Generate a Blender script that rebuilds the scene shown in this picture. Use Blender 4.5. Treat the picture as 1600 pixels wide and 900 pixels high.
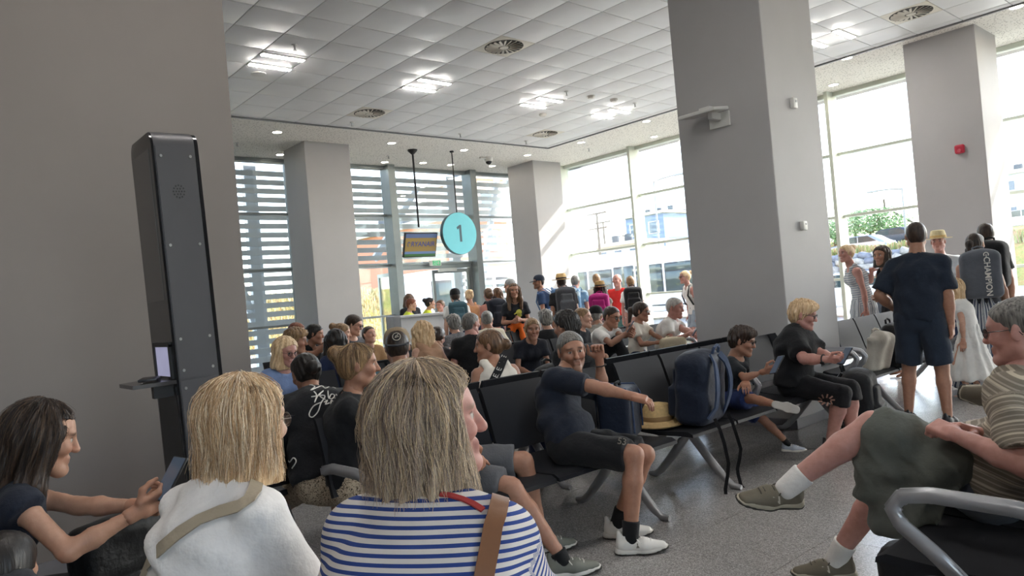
import bpy, bmesh, math, random
import numpy as np
from mathutils import Vector, Matrix, Euler
from mathutils.bvhtree import BVHTree
random.seed(7); rng = np.random.RandomState(7)
for o in list(bpy.data.objects): bpy.data.objects.remove(o)
scene = bpy.context.scene
COL = scene.collection
# ------------------------------------------------------------------ camera
FPX, YAW, PIT, ROL = 1124.97, 0.8546, 0.0131, -0.0847
_F = np.array([math.cos(PIT)*math.cos(YAW), math.cos(PIT)*math.sin(YAW), math.sin(PIT)])
_r = np.array([math.sin(YAW), -math.cos(YAW), 0.]); _u = np.cross(_r, _F)
CR = math.cos(ROL)*_r + math.sin(ROL)*_u
CU = -math.sin(ROL)*_r + math.cos(ROL)*_u
CP = np.array([0, 0, 1.4])
camd = bpy.data.cameras.new('camera'); cam = bpy.data.objects.new('camera', camd); COL.objects.link(cam)
camd.sensor_fit = 'HORIZONTAL'; camd.sensor_width = 36; camd.lens = FPX/1600*36; camd.clip_start = .05; camd.clip_end = 600
cam.matrix_world = Matrix(((CR[0], CU[0], -_F[0], 0), (CR[1], CU[1], -_F[1], 0), (CR[2], CU[2], -_F[2], 1.4), (0, 0, 0, 1)))
scene.camera = cam
# ------------------------------------------------------------------ sky, sun, exposure
SUN_EL, SUN_AZ = math.radians(36), math.radians(-24)      # azimuth measured from +X towards +Y
w = bpy.data.worlds.new('sky'); scene.world = w; w.use_nodes = True
nt = w.node_tree; bg = nt.nodes['Background']
sky = nt.nodes.new('ShaderNodeTexSky'); sky.sky_type = 'NISHITA'; sky.sun_disc = False
sky.sun_elevation = SUN_EL; sky.sun_rotation = math.radians(90)-SUN_AZ; sky.dust_density = 1.3; sky.air_density = 1.0
hsv = nt.nodes.new('ShaderNodeHueSaturation'); hsv.inputs['Saturation'].default_value = .75
nt.links.new(sky.outputs[0], hsv.inputs['Color']); nt.links.new(hsv.outputs[0], bg.inputs[0]); bg.inputs[1].default_value = 0.27
sl = bpy.data.lights.new('sun', 'SUN'); sl.energy = 2.5; sl.angle = math.radians(.6); sl.color = (1, .95, .88)
so = bpy.data.objects.new('sun', sl); COL.objects.link(so)
sd = Vector((math.cos(SUN_EL)*math.cos(SUN_AZ), math.cos(SUN_EL)*math.sin(SUN_AZ), math.sin(SUN_EL)))
so.rotation_euler = sd.to_track_quat('Z', 'Y').to_euler(); so.location = (30, -10, 30)
scene.view_settings.view_transform = 'Standard'; scene.view_settings.look = 'None'
scene.view_settings.gamma = 1; scene.view_settings.use_curve_mapping = False
scene.view_settings.exposure = 2.28
# ------------------------------------------------------------------ unprojection of measured points
def ray(x, y): return _F + CR*((x-800)/FPX) - CU*((y-450)/FPX)
def atz(x, y, z): d = ray(x, y); return CP + d*((z-1.4)/d[2])
def atd(x, y, d): return CP + ray(x, y)*d
def atx(x, y, X): d = ray(x, y); return CP + d*(X/d[0])
def aty(x, y, Y): d = ray(x, y); return CP + d*(Y/d[1])
def vis(P, m=0):
    c = np.asarray(P, float)-CP; z = c@_F
    if z < .2: return False
    x = 800+FPX*(c@CR)/z; y = 450-FPX*(c@CU)/z
    return -m < x < 1600+m and -m < y < 900+m
# ------------------------------------------------------------------ materials
MATS = {}
def srgb(c):
    if isinstance(c, str): c = tuple(int(c[i:i+2], 16)/255 for i in (0, 2, 4))
    return tuple((v/12.92 if v <= .04045 else ((v+.055)/1.055)**2.4) for v in c)
class NT:
    def __init__(s, name):
        s.m = bpy.data.materials.new(name); s.m.use_nodes = True; s.t = s.m.node_tree; s.b = s.t.nodes['Principled BSDF']
        s.out = s.t.nodes['Material Output']
    def n(s, typ, **kw):
        x = s.t.nodes.new(typ)
        for k, v in kw.items():
            if k.startswith('i_'): x.inputs[k[2:].replace('_', ' ')].default_value = v
            else: setattr(x, k, v)
        return x
    def l(s, a, b): s.t.links.new(a, b)
    def coord(s, scale=(1, 1, 1), kind='Object'):
        c = s.n('ShaderNodeTexCoord'); m = s.n('ShaderNodeMapping'); m.inputs['Scale'].default_value = scale
        s.l(c.outputs[kind], m.inputs[0]); return m.outputs[0]
    def noise(s, vec, scale, detail=3, rough=.55):
        x = s.n('ShaderNodeTexNoise'); x.inputs['Scale'].default_value = scale; x.inputs['Detail'].default_value = detail
        x.inputs['Roughness'].default_value = rough; s.l(vec, x.inputs['Vector']); return x.outputs[0]
    def ramp(s, fac, stops):
        r = s.n('ShaderNodeValToRGB'); e = r.color_ramp.elements
        while len(e) < len(stops): e.new(.5)
        for q, (p, c) in zip(e, stops): q.position = p; q.color = (*c[:3], 1)
        s.l(fac, r.inputs[0]); return r.outputs[0]
    def bump(s, h, strength, dist=.01):
        b = s.n('ShaderNodeBump'); b.inputs['Strength'].default_value = strength; b.inputs['Distance'].default_value = dist
        s.l(h, b.inputs['Height']); s.l(b.outputs[0], s.b.inputs['Normal'])
    def math(s, op, a, b=None):
        m = s.n('ShaderNodeMath', operation=op)
        for i, v in enumerate((a, b)):
            if v is None: continue
            if isinstance(v, (int, float)): m.inputs[i].default_value = v
            else: s.l(v, m.inputs[i])
        return m.outputs[0]
def setp(b, rough=.5, metal=0, spec=.5):
    b.inputs['Roughness'].default_value = rough; b.inputs['Metallic'].default_value = metal; b.inputs['Specular IOR Level'].default_value = spec
def mat(name, c, rough=.5, metal=0, var=.08, scale=6, bump=0, bscale=60, spec=.5, emit=0):
    """plain procedural surface: base colour with a soft mottling and a fine relief"""
    if name in MATS: return MATS[name]
    t = NT(name); c = srgb(c); setp(t.b, rough, metal, spec)
    v = t.coord()
    n = t.noise(v, scale)
    t.l(t.ramp(n, [(.3, tuple(x*(1-var) for x in c)), (.7, tuple(min(1, x*(1+var)) for x in c))]), t.b.inputs['Base Color'])
    if bump: t.bump(t.noise(v, bscale, 2), bump, .004)
    if emit:
        t.b.inputs['Emission Color'].default_value = (*c, 1); t.b.inputs['Emission Strength'].default_value = emit
    MATS[name] = t.m; return t.m
def cloth(c, name=None, rough=.85, weave=350, var=.1):
    name = name or 'cloth_%s' % (c if isinstance(c, str) else '_'.join('%02x' % int(v*255) for v in c))
    if name in MATS: return MATS[name]
    t = NT(name); cc = srgb(c); setp(t.b, rough, 0, .25)
    t.b.inputs['Sheen Weight'].default_value = .06; t.b.inputs['Sheen Roughness'].default_value = .6
    v = t.coord()
    n = t.noise(v, 9, 4)
    t.l(t.ramp(n, [(.3, tuple(x*(1-var) for x in cc)), (.7, tuple(min(1, x*(1+var)) for x in cc))]), t.b.inputs['Base Color'])
    f1 = t.noise(v, 22, 3); f2 = t.noise(v, weave, 1)
    t.bump(t.math('ADD', f1, t.math('MULTIPLY', f2, .03)), .4, .014)
    MATS[name] = t.m; return t.m
def attr_stripes(name, ca, cb, period, duty, attr='stripe', cc=None):
    """stripes woven along the vertex attribute `attr` (metres along spine or sleeve)"""
    if name in MATS: return MATS[name]
    t = NT(name); setp(t.b, .85, 0, .25)
    a = t.n('ShaderNodeAttribute'); a.attribute_name = attr
    m = t.math('FRACT', t.math('DIVIDE', a.outputs['Fac'], period))
    st = t.math('LESS_THAN', m, duty)
    mx = t.n('ShaderNodeMix', data_type='RGBA'); mx.inputs[6].default_value = (*srgb(cb), 1); mx.inputs[7].default_value = (*srgb(ca), 1)
    t.l(st, mx.inputs[0]); res = mx.outputs[2]
    if cc:
        m2 = t.math('LESS_THAN', t.math('FRACT', t.math('DIVIDE', a.outputs['Fac'], period*2.7)), .16)
        mx2 = t.n('ShaderNodeMix', data_type='RGBA'); mx2.inputs[7].default_value = (*srgb(cc), 1)
        t.l(m2, mx2.inputs[0]); t.l(res, mx2.inputs[6]); res = mx2.outputs[2]
    t.l(res, t.b.inputs['Base Color'])
    v = t.coord(); t.bump(t.math('ADD', t.noise(v, 20, 3), t.math('MULTIPLY', t.noise(v, 350, 1), .03)), .35, .012)
    MATS[name] = t.m; return t.m
def spots(name, ca, cb, scale, thr=.4, kind='vor', cc=None):
    if name in MATS: return MATS[name]
    t = NT(name); setp(t.b, .85, 0, .25); v = t.coord()
    x = t.n('ShaderNodeTexVoronoi'); x.inputs['Scale'].default_value = scale
    nz = t.n('ShaderNodeTexNoise'); nz.inputs['Scale'].default_value = scale*.8; t.l(v, nz.inputs['Vector'])
    ad = t.n('ShaderNodeMix', data_type='RGBA', blend_type='ADD'); ad.inputs[0].default_value = .25
    t.l(v, ad.inputs[6]); t.l(nz.outputs[1], ad.inputs[7]); t.l(ad.outputs[2], x.inputs['Vector'])
    st = [(thr-.06, srgb(cb)), (thr, srgb(ca))]
    if cc: st = [(thr*.4, srgb(cc)), (thr*.5, srgb(cb)), (thr-.05, srgb(cb)), (thr, srgb(ca))]
    t.l(t.ramp(x.outputs['Distance'], st), t.b.inputs['Base Color'])
    t.bump(t.noise(v, 20, 3), .3, .012)
    MATS[name] = t.m; return t.m
def hairmat(name, dark, light, streak=70, along=(1, 1, .09)):
    if name in MATS: return MATS[name]
    t = NT(name); setp(t.b, .42, 0, .45)
    v = t.coord(along)
    n = t.noise(v, streak, 3, .6); n2 = t.noise(t.coord(), 9, 2)
    s = t.math('ADD', t.math('MULTIPLY', n, .75), t.math('MULTIPLY', n2, .25))
    t.l(t.ramp(s, [(.36, srgb(dark)), (.62, srgb(light))]), t.b.inputs['Base Color'])
    t.bump(n, .5, .006)
    MATS[name] = t.m; return t.m
def glassmat(name, tint, refl=.09, rough=.02):
    if name in MATS: return MATS[name]
    t = NT(name); t.t.nodes.remove(t.b)
    tr = t.n('ShaderNodeBsdfTransparent'); tr.inputs[0].default_value = (*tint, 1)
    gl = t.n('ShaderNodeBsdfGlossy'); gl.inputs['Roughness'].default_value = rough; gl.inputs[0].default_value = (.9, .95, .95, 1)
    fr = t.n('ShaderNodeFresnel'); fr.inputs[0].default_value = 1.45
    k = t.math('ADD', t.math('MULTIPLY', fr.outputs[0], .8), refl*.3)
    mx = t.n('ShaderNodeMixShader'); t.l(k, mx.inputs[0]); t.l(tr.outputs[0], mx.inputs[1]); t.l(gl.outputs[0], mx.inputs[2])
    t.l(mx.outputs[0], t.out.inputs[0]); MATS[name] = t.m; return t.m
def skinmat():
    t = NT('skin'); setp(t.b, .48, 0, .4)
    a = t.n('ShaderNodeAttribute'); a.attribute_name = 'Col'
    v = t.coord(); n = t.noise(v, 40, 4)
    mx = t.n('ShaderNodeMix', data_type='RGBA', blend_type='MULTIPLY'); mx.inputs[0].default_value = 1
    t.l(a.outputs['Color'], mx.inputs[6]); t.l(t.ramp(n, [(.3, (.86, .82, .8)), (.7, (1, 1, 1))]), mx.inputs[7])
    t.l(mx.outputs[2], t.b.inputs['Base Color'])
    t.b.inputs['Subsurface Weight'].default_value = .12; t.b.inputs['Subsurface Radius'].default_value = (.012, .005, .003)
    t.bump(t.noise(v, 180, 3), .12, .003)
    return t.m
SKIN = skinmat()
def colmat(name, rough=.45):
    """surface that takes its colour from the vertex attribute Col (hair strands, print)"""
    t = NT(name); setp(t.b, rough, 0, .45); a = t.n('ShaderNodeAttribute'); a.attribute_name = 'Col'
    t.l(a.outputs['Color'], t.b.inputs['Base Color']); MATS[name] = t.m; return t.m
STRAND = colmat('hair_strands', .4)
# ------------------------------------------------------------------ mesh helpers
def link(o, parent=None):
    COL.objects.link(o)
    if parent is not None: o.parent = parent
    return o
def tag(o, label=None, cat=None, group=None, kind=None):
    if label: o['label'] = label
    if cat: o['category'] = cat
    if group: o['group'] = group
    if kind: o['kind'] = kind
    return o
def empty(name, loc=(0, 0, 0), rz=0, label=None, cat=None, group=None, rot=None):
    o = bpy.data.objects.new(name, None); o.empty_display_size = .1; o.location = loc; o.rotation_euler = rot or (0, 0, rz)
    COL.objects.link(o); return tag(o, label, cat, group)
def np_mesh(name, V, Q, smooth=True):
    me = bpy.data.meshes.new(name); V = np.asarray(V, np.float32); Q = np.asarray(Q, np.int32)
    n, k = Q.shape
    me.vertices.add(len(V)); me.vertices.foreach_set('co', V.ravel())
    me.loops.add(n*k); me.loops.foreach_set('vertex_index', Q.ravel())
    me.polygons.add(n); me.polygons.foreach_set('loop_start', np.arange(0, n*k, k, dtype=np.int32))
    me.update(calc_edges=True)
    if smooth: me.polygons.foreach_set('use_smooth', np.ones(n, bool))
    return me
def set_col(me, C):
    a = me.color_attributes.new('Col', 'FLOAT_COLOR', 'POINT'); C = np.asarray(C, np.float32)
    if C.shape[1] == 3: C = np.c_[C, np.ones(len(C), np.float32)]
    a.data.foreach_set('color', C.ravel())
def obj(name, me, m=None, parent=None, loc=None, rot=None):
    o = bpy.data.objects.new(name, me)
    if m is not None:
        for q in (m if isinstance(m, (list, tuple)) else [m]): me.materials.append(q)
    if loc is not None: o.location = loc
    if rot is not None: o.rotation_euler = rot
    return link(o, parent)
class B:
    """collects shapes into one bmesh, then links ONE mesh object"""
    def __init__(s): s.bm = bmesh.new()
    def _x(s, vs, M):
        if M is not None: bmesh.ops.transform(s.bm, matrix=M, verts=vs)
        return s
    def box(s, c, d, rot=None, bev=0, M=None, seg=2):
        r = bmesh.ops.create_cube(s.bm, size=1); vs = r['verts']
        bmesh.ops.scale(s.bm, vec=d, verts=vs)
        if bev:
            es = list({e for v in vs for e in v.link_edges})
            q = bmesh.ops.bevel(s.bm, geom=es, offset=min(bev, min(d)*.45), segments=seg, affect='EDGES', profile=.6)
            vs = list({v for f in q['faces'] for v in f.verts} | {v for v in vs if v.is_valid})
            ext = set(vs)
            for v in list(ext):
                for f in v.link_faces: ext.update(f.verts)
            vs = list(ext)
        if rot: bmesh.ops.transform(s.bm, matrix=Euler(rot).to_matrix().to_4x4(), verts=vs)
        bmesh.ops.translate(s.bm, vec=c, verts=vs); return s._x(vs, M)
    def bb(s, x0, x1, y0, y1, z0, z1, bev=0): return s.box(((x0+x1)/2, (y0+y1)/2, (z0+z1)/2), (abs(x1-x0), abs(y1-y0), abs(z1-z0)), bev=bev)
    def cyl(s, a, b, r, r2=None, seg=12, M=None):
        a = Vector(a); b = Vector(b); d = b-a
        q = bmesh.ops.create_cone(s.bm, cap_ends=True, segments=seg, radius1=r, radius2=r if r2 is None else r2, depth=d.length)
        mt = Matrix.Translation((a+b)/2) @ d.to_track_quat('Z', 'Y').to_matrix().to_4x4()
        bmesh.ops.transform(s.bm, matrix=mt, verts=q['verts']); return s._x(q['verts'], M)
    def sph(s, c, r, seg=12, sc=(1, 1, 1), M=None):
        q = bmesh.ops.create_uvsphere(s.bm, u_segments=seg, v_segments=max(6, seg*2//3), radius=r)
        bmesh.ops.scale(s.bm, vec=sc, verts=q['verts']); bmesh.ops.translate(s.bm, vec=c, verts=q['verts']); return s._x(q['verts'], M)
    def tube(s, pts, r, seg=8, flat=None, closed=False):
        """tube (or flat strap: flat=(width, thickness, normal)) along points"""
        pts = [Vector(p) for p in pts]; n = len(pts); rings = []
        up = Vector((0, 0, 1))
        for i, p in enumerate(pts):
            d = (pts[(i+1) % n if closed else min(i+1, n-1)]-pts[(i-1) % n if closed else max(i-1, 0)])
            d = d.normalized() if d.length > 1e-9 else Vector((0, 0, 1))
            if flat is not None:
                nn = flat[2][i] if isinstance(flat[2], list) else flat[2]
                nn = Vector(nn); nn = (nn-d*nn.dot(d)); nn = nn.normalized() if nn.length > 1e-6 else d.orthogonal().normalized()
                wv = d.cross(nn)
                rings.append([s.bm.verts.new(p+wv*(a*flat[0]/2)+nn*(b*flat[1]/2)) for a, b in ((-1, -1), (1, -1), (1, 1), (-1, 1))])
            else:
                x = d.cross(up); x = x.normalized() if x.length > 1e-3 else d.orthogonal().normalized()
                y = x.cross(d); rr = r[i] if isinstance(r, (list, tuple)) else r
                rings.append([s.bm.verts.new(p+(x*math.cos(t)+y*math.sin(t))*rr) for t in [2*math.pi*k/seg for k in range(seg)]])
        m = len(rings[0])
        for i in range(n if closed else n-1):
            A, Bq = rings[i], rings[(i+1) % n]
            for k in range(m): s.bm.faces.new((A[k], A[(k+1) % m], Bq[(k+1) % m], Bq[k]))
        if not closed:
            s.bm.faces.new(rings[0][::-1]); s.bm.faces.new(rings[-1])
        return s
    def prism(s, poly, y0, y1, M=None, axis='y'):
        """closed outline extruded; outline (a,b) -> axis y: (a, y, b); axis x: (x, a, b); axis z: (a, b, z)"""
        f = {'y': lambda a, b, t: (a, t, b), 'x': lambda a, b, t: (t, a, b), 'z': lambda a, b, t: (a, b, t)}[axis]
        A = [s.bm.verts.new(f(a, b, y0)) for a, b in poly]; Bq = [s.bm.verts.new(f(a, b, y1)) for a, b in poly]
        n = len(poly)
        s.bm.faces.new(A); s.bm.faces.new(Bq[::-1])
        for i in range(n): s.bm.faces.new((A[i], Bq[i], Bq[(i+1) % n], A[(i+1) % n]))
        return s._x(A+Bq, M)
    def lathe(s, prof, seg=24, c=(0, 0, 0), sc=(1, 1)):
        R = [[s.bm.verts.new((c[0]+r*sc[0]*math.cos(2*math.pi*k/seg), c[1]+r*sc[1]*math.sin(2*math.pi*k/seg), c[2]+z)) for k in range(seg)] for r, z in prof]
        for A, Bq in zip(R, R[1:]):
            for k in range(seg): s.bm.faces.new((A[k], A[(k+1) % seg], Bq[(k+1) % seg], Bq[k]))
        s.bm.faces.new(R[0][::-1]); s.bm.faces.new(R[-1]); return s
    def mesh(s, name, smooth=False):
        bmesh.ops.recalc_face_normals(s.bm, faces=s.bm.faces)
        me = bpy.data.meshes.new(name); s.bm.to_mesh(me); s.bm.free()
        if smooth:
            me.polygons.foreach_set('use_smooth', np.ones(len(me.polygons), bool))
            try: me.set_sharp_from_angle(angle=math.radians(40))
            except Exception: pass
        return me
    def build(s, name, m, parent=None, loc=None, rot=None, smooth=True): return obj(name, s.mesh(name, smooth), m, parent, loc, rot)
def dup(root, parent=None, **kw):
    c = root.copy(); COL.objects.link(c); c.parent = parent
    for k, v in kw.items(): setattr(c, k, v)
    for ch in list(root.children): dup(ch, c)
    return c
def struct(o): o['kind'] = 'structure'; return o
FONT = None
def text_mesh(txt, size, ext=.002, bold=.0, align='CENTER', shear=0):
    cu = bpy.data.curves.new('txt', 'FONT'); cu.body = txt; cu.size = size; cu.extrude = ext; cu.offset = bold*size; cu.align_x = align; cu.align_y = 'CENTER'; cu.shear = shear
    cu.resolution_u = 3
    o = bpy.data.objects.new('txt', cu); COL.objects.link(o)
    dg = bpy.context.evaluated_depsgraph_get(); dg.update(); me = bpy.data.meshes.new_from_object(o.evaluated_get(dg))
    bpy.data.objects.remove(o); bpy.data.curves.remove(cu); return me
def frame_m(o, x, z):
    """matrix with local x along x, local z along z"""
    x = Vector(x).normalized(); z = Vector(z).normalized(); y = z.cross(x).normalized(); x = y.cross(z)
    return Matrix(((x[0], y[0], z[0], o[0]), (x[1], y[1], z[1], o[1]), (x[2], y[2], z[2], o[2]), (0, 0, 0, 1)))
# ================================================================== the setting
XW, YW, ZC = 14.0, 14.92, 4.8
XMIN, YMIN = -5.0, -8.6
# ---- floor: terrazzo tiles 0.6 m with recessed joints
def terrazzo():
    t = NT('terrazzo'); setp(t.b, .2, 0, .5); v = t.coord(kind='Object')
    g = t.n('ShaderNodeNewGeometry')
    vo = t.n('ShaderNodeTexVoronoi'); vo.inputs['Scale'].default_value = 210; t.l(g.outputs['Position'], vo.inputs['Vector'])
    base = t.ramp(vo.outputs['Color'], [(.0, srgb('636060')), (.35, srgb('8d8a89')), (.65, srgb('a19e9c')), (1, srgb('c8c5c2'))])
    n = t.noise(g.outputs['Position'], 1.3, 3)
    mx = t.n('ShaderNodeMix', data_type='RGBA', blend_type='MULTIPLY'); mx.inputs[0].default_value = 1
    t.l(base, mx.inputs[6]); t.l(t.ramp(n, [(.3, (.93, .93, .93)), (.7, (1, 1, 1))]), mx.inputs[7]); t.l(mx.outputs[2], t.b.inputs['Base Color'])
    t.l(t.ramp(t.noise(g.outputs['Position'], 3, 3), [(.3, (.2,)*3), (.7, (.27,)*3)]), t.b.inputs['Roughness'])
    return t.m
TERR = terrazzo()
floor = struct(B().bb(XMIN, XW+.15, YMIN, YW+.15, -.12, -.008).build('floor', mat('floor_joint', '6a6866', .8)))
tile_me = B().box((0, 0, -.01), (.597, .597, .02)).mesh('floor_tile'); tile_me.materials.append(TERR)
cand = []
for i in range(-14, 19):
    for j in range(-20, 20):
        x, y = 3.37+.6*i, 3.35+.6*j
        if x+.3 > XW-.02 or y+.3 > YW-.02 or x < XMIN+.3 or y < YMIN+.3: continue
        cand.append((math.hypot(x, y) if vis((x, y, 0), 60) and x > 1.2 else 1e3+math.hypot(x, y), x, y))
cand.sort()
for d, x, y in cand[:230]:
    o = bpy.data.objects.new('floor_tile', tile_me); o.location = (x, y, 0); link(o, floor)
b = B()
for d, x, y in cand[230:]: b.box((x, y, -.01), (.596, .596, .02))
tag(b.build('floor_tiling', TERR, floor, smooth=False), kind='stuff')
# ---- ceiling: metal tiles inside a perforated plaster border
def ceilmat():
    t = NT('ceiling_metal_tile'); setp(t.b, .42, .0, .5); g = t.n('ShaderNodeNewGeometry')
    t.l(t.ramp(t.noise(g.outputs['Position'], .9, 3), [(.3, srgb('dadad9')), (.7, srgb('e6e6e5'))]), t.b.inputs['Base Color'])
    vo = t.n('ShaderNodeTexVoronoi'); vo.inputs['Scale'].default_value = 260; t.l(g.outputs['Position'], vo.inputs['Vector'])
    t.bump(t.noise(g.outputs['Position'], 2.2, 2), .25, .03); return t.m
CEIL = ceilmat()
def soffitmat():
    t = NT('perforated_plaster'); setp(t.b, .85); g = t.n('ShaderNodeNewGeometry')
    vo = t.n('ShaderNodeTexVoronoi'); vo.inputs['Scale'].default_value = 26; t.l(g.outputs['Position'], vo.inputs['Vector'])
    vo.inputs['Randomness'].default_value = 1
    t.l(t.ramp(vo.outputs['Distance'], [(.22, srgb('958f86')), (.30, srgb('e4e0d8'))]), t.b.inputs['Base Color'])
    return t.m
SOFF = soffitmat()
TX, TY = 11.74, 11.80       # edge of the tiled field
ceiling = struct(B().bb(XMIN, XW+.9, YMIN, YW+.9, 4.9, 5.05).build('ceiling', mat('slab', '8a8884', .9)))
b = B(); b.bb(TX+.03, XW+.1, YMIN, YW+.1, 4.80, 4.90); b.bb(XMIN, TX+.03, TY+.03, YW+.1, 4.80, 4.90)
b.build('plaster_border', SOFF, ceiling, smooth=False)
b = B(); b.bb(TX-.005, TX+.03, YMIN, TY+.03, 4.755, 4.9); b.bb(XMIN, TX-.005, TY-.005, TY+.03, 4.755, 4.9)
b.build('edge_trim', mat('trim_grey', '7e7f80', .4, .6), ceiling, smooth=False)
CZ = 4.775
ct_me = B().box((0, 0, .015), (.592, .592, .03), bev=.009, seg=2).mesh('ceiling_tile', True); ct_me.materials.append(CEIL)
skip = set()
def tij(x, y): return (math.floor((x-4.374)/.6), math.floor((y-6.883)/.6))
DIFF = [(6.47, 10.78), (10.67, 10.78), (6.47, 7.18), (10.67, 3.58)]
for x, y in DIFF: skip.add(tij(x, y))
cand = []
for i in range(-16, 13):
    for j in range(-26, 9):
        x0, y0 = 4.374+.6*i, 6.883+.6*j
        x1, y1 = min(x0+.6, TX-.006), min(y0+.6, TY-.006)
        if x1-x0 < .05 or y1-y0 < .05 or x0 < XMIN or y0 < YMIN or (i, j) in skip: continue
        c = ((x0+x1)/2, (y0+y1)/2)
        cand.append((0 if vis((*c, 4.8), 25) else 1, math.hypot(*c), c, (x1-x0, y1-y0)))
cand.sort()
rest = B()
for k, (nv, d, c, dm) in enumerate(cand):
    if nv == 0 and k < 295:
        o = bpy.data.objects.new('ceiling_tile', ct_me); o.location = (*c, CZ); o.scale = (dm[0]/.6, dm[1]/.6, 1); link(o, ceiling)
    else: rest.box((*c, CZ+.015), (dm[0]-.008, dm[1]-.008, .03))
tag(rest.build('ceiling_tiling', CEIL, ceiling, smooth=False), kind='stuff')
# ---- painted columns and walls
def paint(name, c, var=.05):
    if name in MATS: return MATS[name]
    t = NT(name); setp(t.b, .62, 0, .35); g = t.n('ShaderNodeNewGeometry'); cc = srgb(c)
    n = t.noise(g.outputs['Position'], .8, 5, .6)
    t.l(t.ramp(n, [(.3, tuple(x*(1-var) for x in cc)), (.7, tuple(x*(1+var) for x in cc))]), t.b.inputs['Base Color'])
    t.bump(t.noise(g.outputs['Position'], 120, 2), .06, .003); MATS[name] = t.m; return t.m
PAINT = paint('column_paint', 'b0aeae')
COLS = [('left of the gate', 6.34, 13.1), ('in the far corner', 12.47, 13.13), ('centre', 6.11, 3.29), ('right', 12.15, 3.26)]
for n, (w_, x, y) in enumerate(COLS):
    o = B().bb(x, x+.98, y, y+.98, 0, 4.82, bev=.012).build('column', PAINT, smooth=False); struct(o)
    sk = B().bb(x-.012, x+.992, y-.012, y+.992, 0, .09, bev=.004).build('skirting', mat('skirting_grey', '77757a', .5), o, smooth=False)
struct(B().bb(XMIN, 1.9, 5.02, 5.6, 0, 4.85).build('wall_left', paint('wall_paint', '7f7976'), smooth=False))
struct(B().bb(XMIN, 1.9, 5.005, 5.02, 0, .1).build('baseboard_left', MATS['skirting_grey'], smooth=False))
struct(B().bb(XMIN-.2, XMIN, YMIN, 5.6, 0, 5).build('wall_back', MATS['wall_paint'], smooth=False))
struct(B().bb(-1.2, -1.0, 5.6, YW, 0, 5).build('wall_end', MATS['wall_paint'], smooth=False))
# ---- curtain walls: real mullions, transoms, panes
FRAME = mat('window_frame_aluminium', 'c6ccbf', .4, .05, .03)
FRAMED = mat('window_frame_grey', '8b9192', .4, .5, .04)
GLASS = glassmat('window_glass', (.965, .968, .965))
ZT = [0.05, 1.21, 2.41, 3.61, 4.76]
def curtain(name, along, pos, cuts, skipcell=(), depth=.38, thick=.07, fm=FRAME):
    """along='y': wall in plane x=pos; along='x': plane y=pos"""
    root = empty(name); root['kind'] = 'structure'
    def bx(a0, a1, d0, d1, z0, z1): 
        return B().bb(d0, d1, a0, a1, z0, z1, bev=.006) if along == 'y' else B().bb(a0, a1, d0, d1, z0, z1, bev=.006)
    for a in cuts: bx(a-thick/2, a+thick/2, pos-depth+.06, pos+.06, 0, 4.8).build('mullion', fm, root, smooth=False)
    for k in range(len(cuts)-1):
        a0, a1 = sorted((cuts[k]+thick/2, cuts[k+1]-thick/2)) if cuts[k] < cuts[k+1] else sorted((cuts[k]-thick/2, cuts[k+1]+thick/2))
        for i, z in enumerate(ZT):
            if (k, i) in skipcell and i < 2: continue
            h = .05 if 0 < i < 4 else .08
            bx(a0, a1, pos-.10, pos+.05, z-h/2, z+h/2).build('transom', fm, root, smooth=False)
            if i < 4 and (k, i) not in skipcell:
                q = bx(a0-.01, a1+.01, pos-.015, pos+.009, z+h/2-.01, ZT[i+1]-.02); q.build('pane', GLASS, root, smooth=False)
    return root
W2C = [13.49-2.43*k for k in range(-0, 10)]
curtain('window_1', 'y', XW, [YW-.05]+W2C)
curtain('fill_light_window', 'x', YMIN-.06, [XMIN+.1+2.4*k for k in range(4)])  # unseen glazing added behind the viewer to light the front rows
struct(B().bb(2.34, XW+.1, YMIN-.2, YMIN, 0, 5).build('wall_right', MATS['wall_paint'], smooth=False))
W1C = [-.55, 1.9, 4.35, 6.8, 9.24, 11.7, XW-.04]
curtain('window_2', 'x', YW, W1C, skipcell={(4, 0), (4, 1)}, thick=.19, fm=FRAMED)
# ---- exit doors in window_2: a frame, one leaf closed, one leaf swung outwards
d1 = empty('door_1', (9.335, YW, 0)); d1['kind'] = 'structure'
b = B(); b.bb(0, .06, -.05, .05, 0, 2.38); b.bb(2.2, 2.27, -.05, .05, 0, 2.38); b.bb(0, 2.27, -.06, .06, 2.28, 2.385)
b.build('door_frame', FRAMED, d1, smooth=False)
def leaf(name, x, rz, par, wd=1.04):
    e = bpy.data.objects.new(name, None); e.location = (x, 0, 0); e.rotation_euler = (0, 0, rz); link(e, par)
    b = B(); b.bb(0, .07, -.025, .025, .02, 2.26); b.bb(wd-.07, wd, -.025, .025, .02, 2.26); b.bb(.07, wd-.07, -.025, .025, .02, .14); b.bb(.07, wd-.07, -.025, .025, 2.17, 2.26)
    b.build('leaf_frame', FRAMED, e, smooth=False)
    B().bb(.065, wd-.065, -.008, .008, .13, 2.18).build('pane', GLASS, e, smooth=False)
    B().tube([(wd-.11, -.03, .9), (wd-.11, -.08, .9), (wd-.11, -.08, 1.3), (wd-.11, -.03, 1.3)], .012).build('pull_handle', mat('steel', 'b4b4b2', .3, .9), e)
leaf('door_leaf', 2.2, math.radians(180-12), d1); leaf('door_leaf', .07, math.radians(88), d1)
B().bb(1.2, 1.75, -.1, -.04, 2.2, 2.28).build('door_closer', mat('closer_grey', 'b8b9b6', .4, .3), d1, smooth=False)
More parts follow.
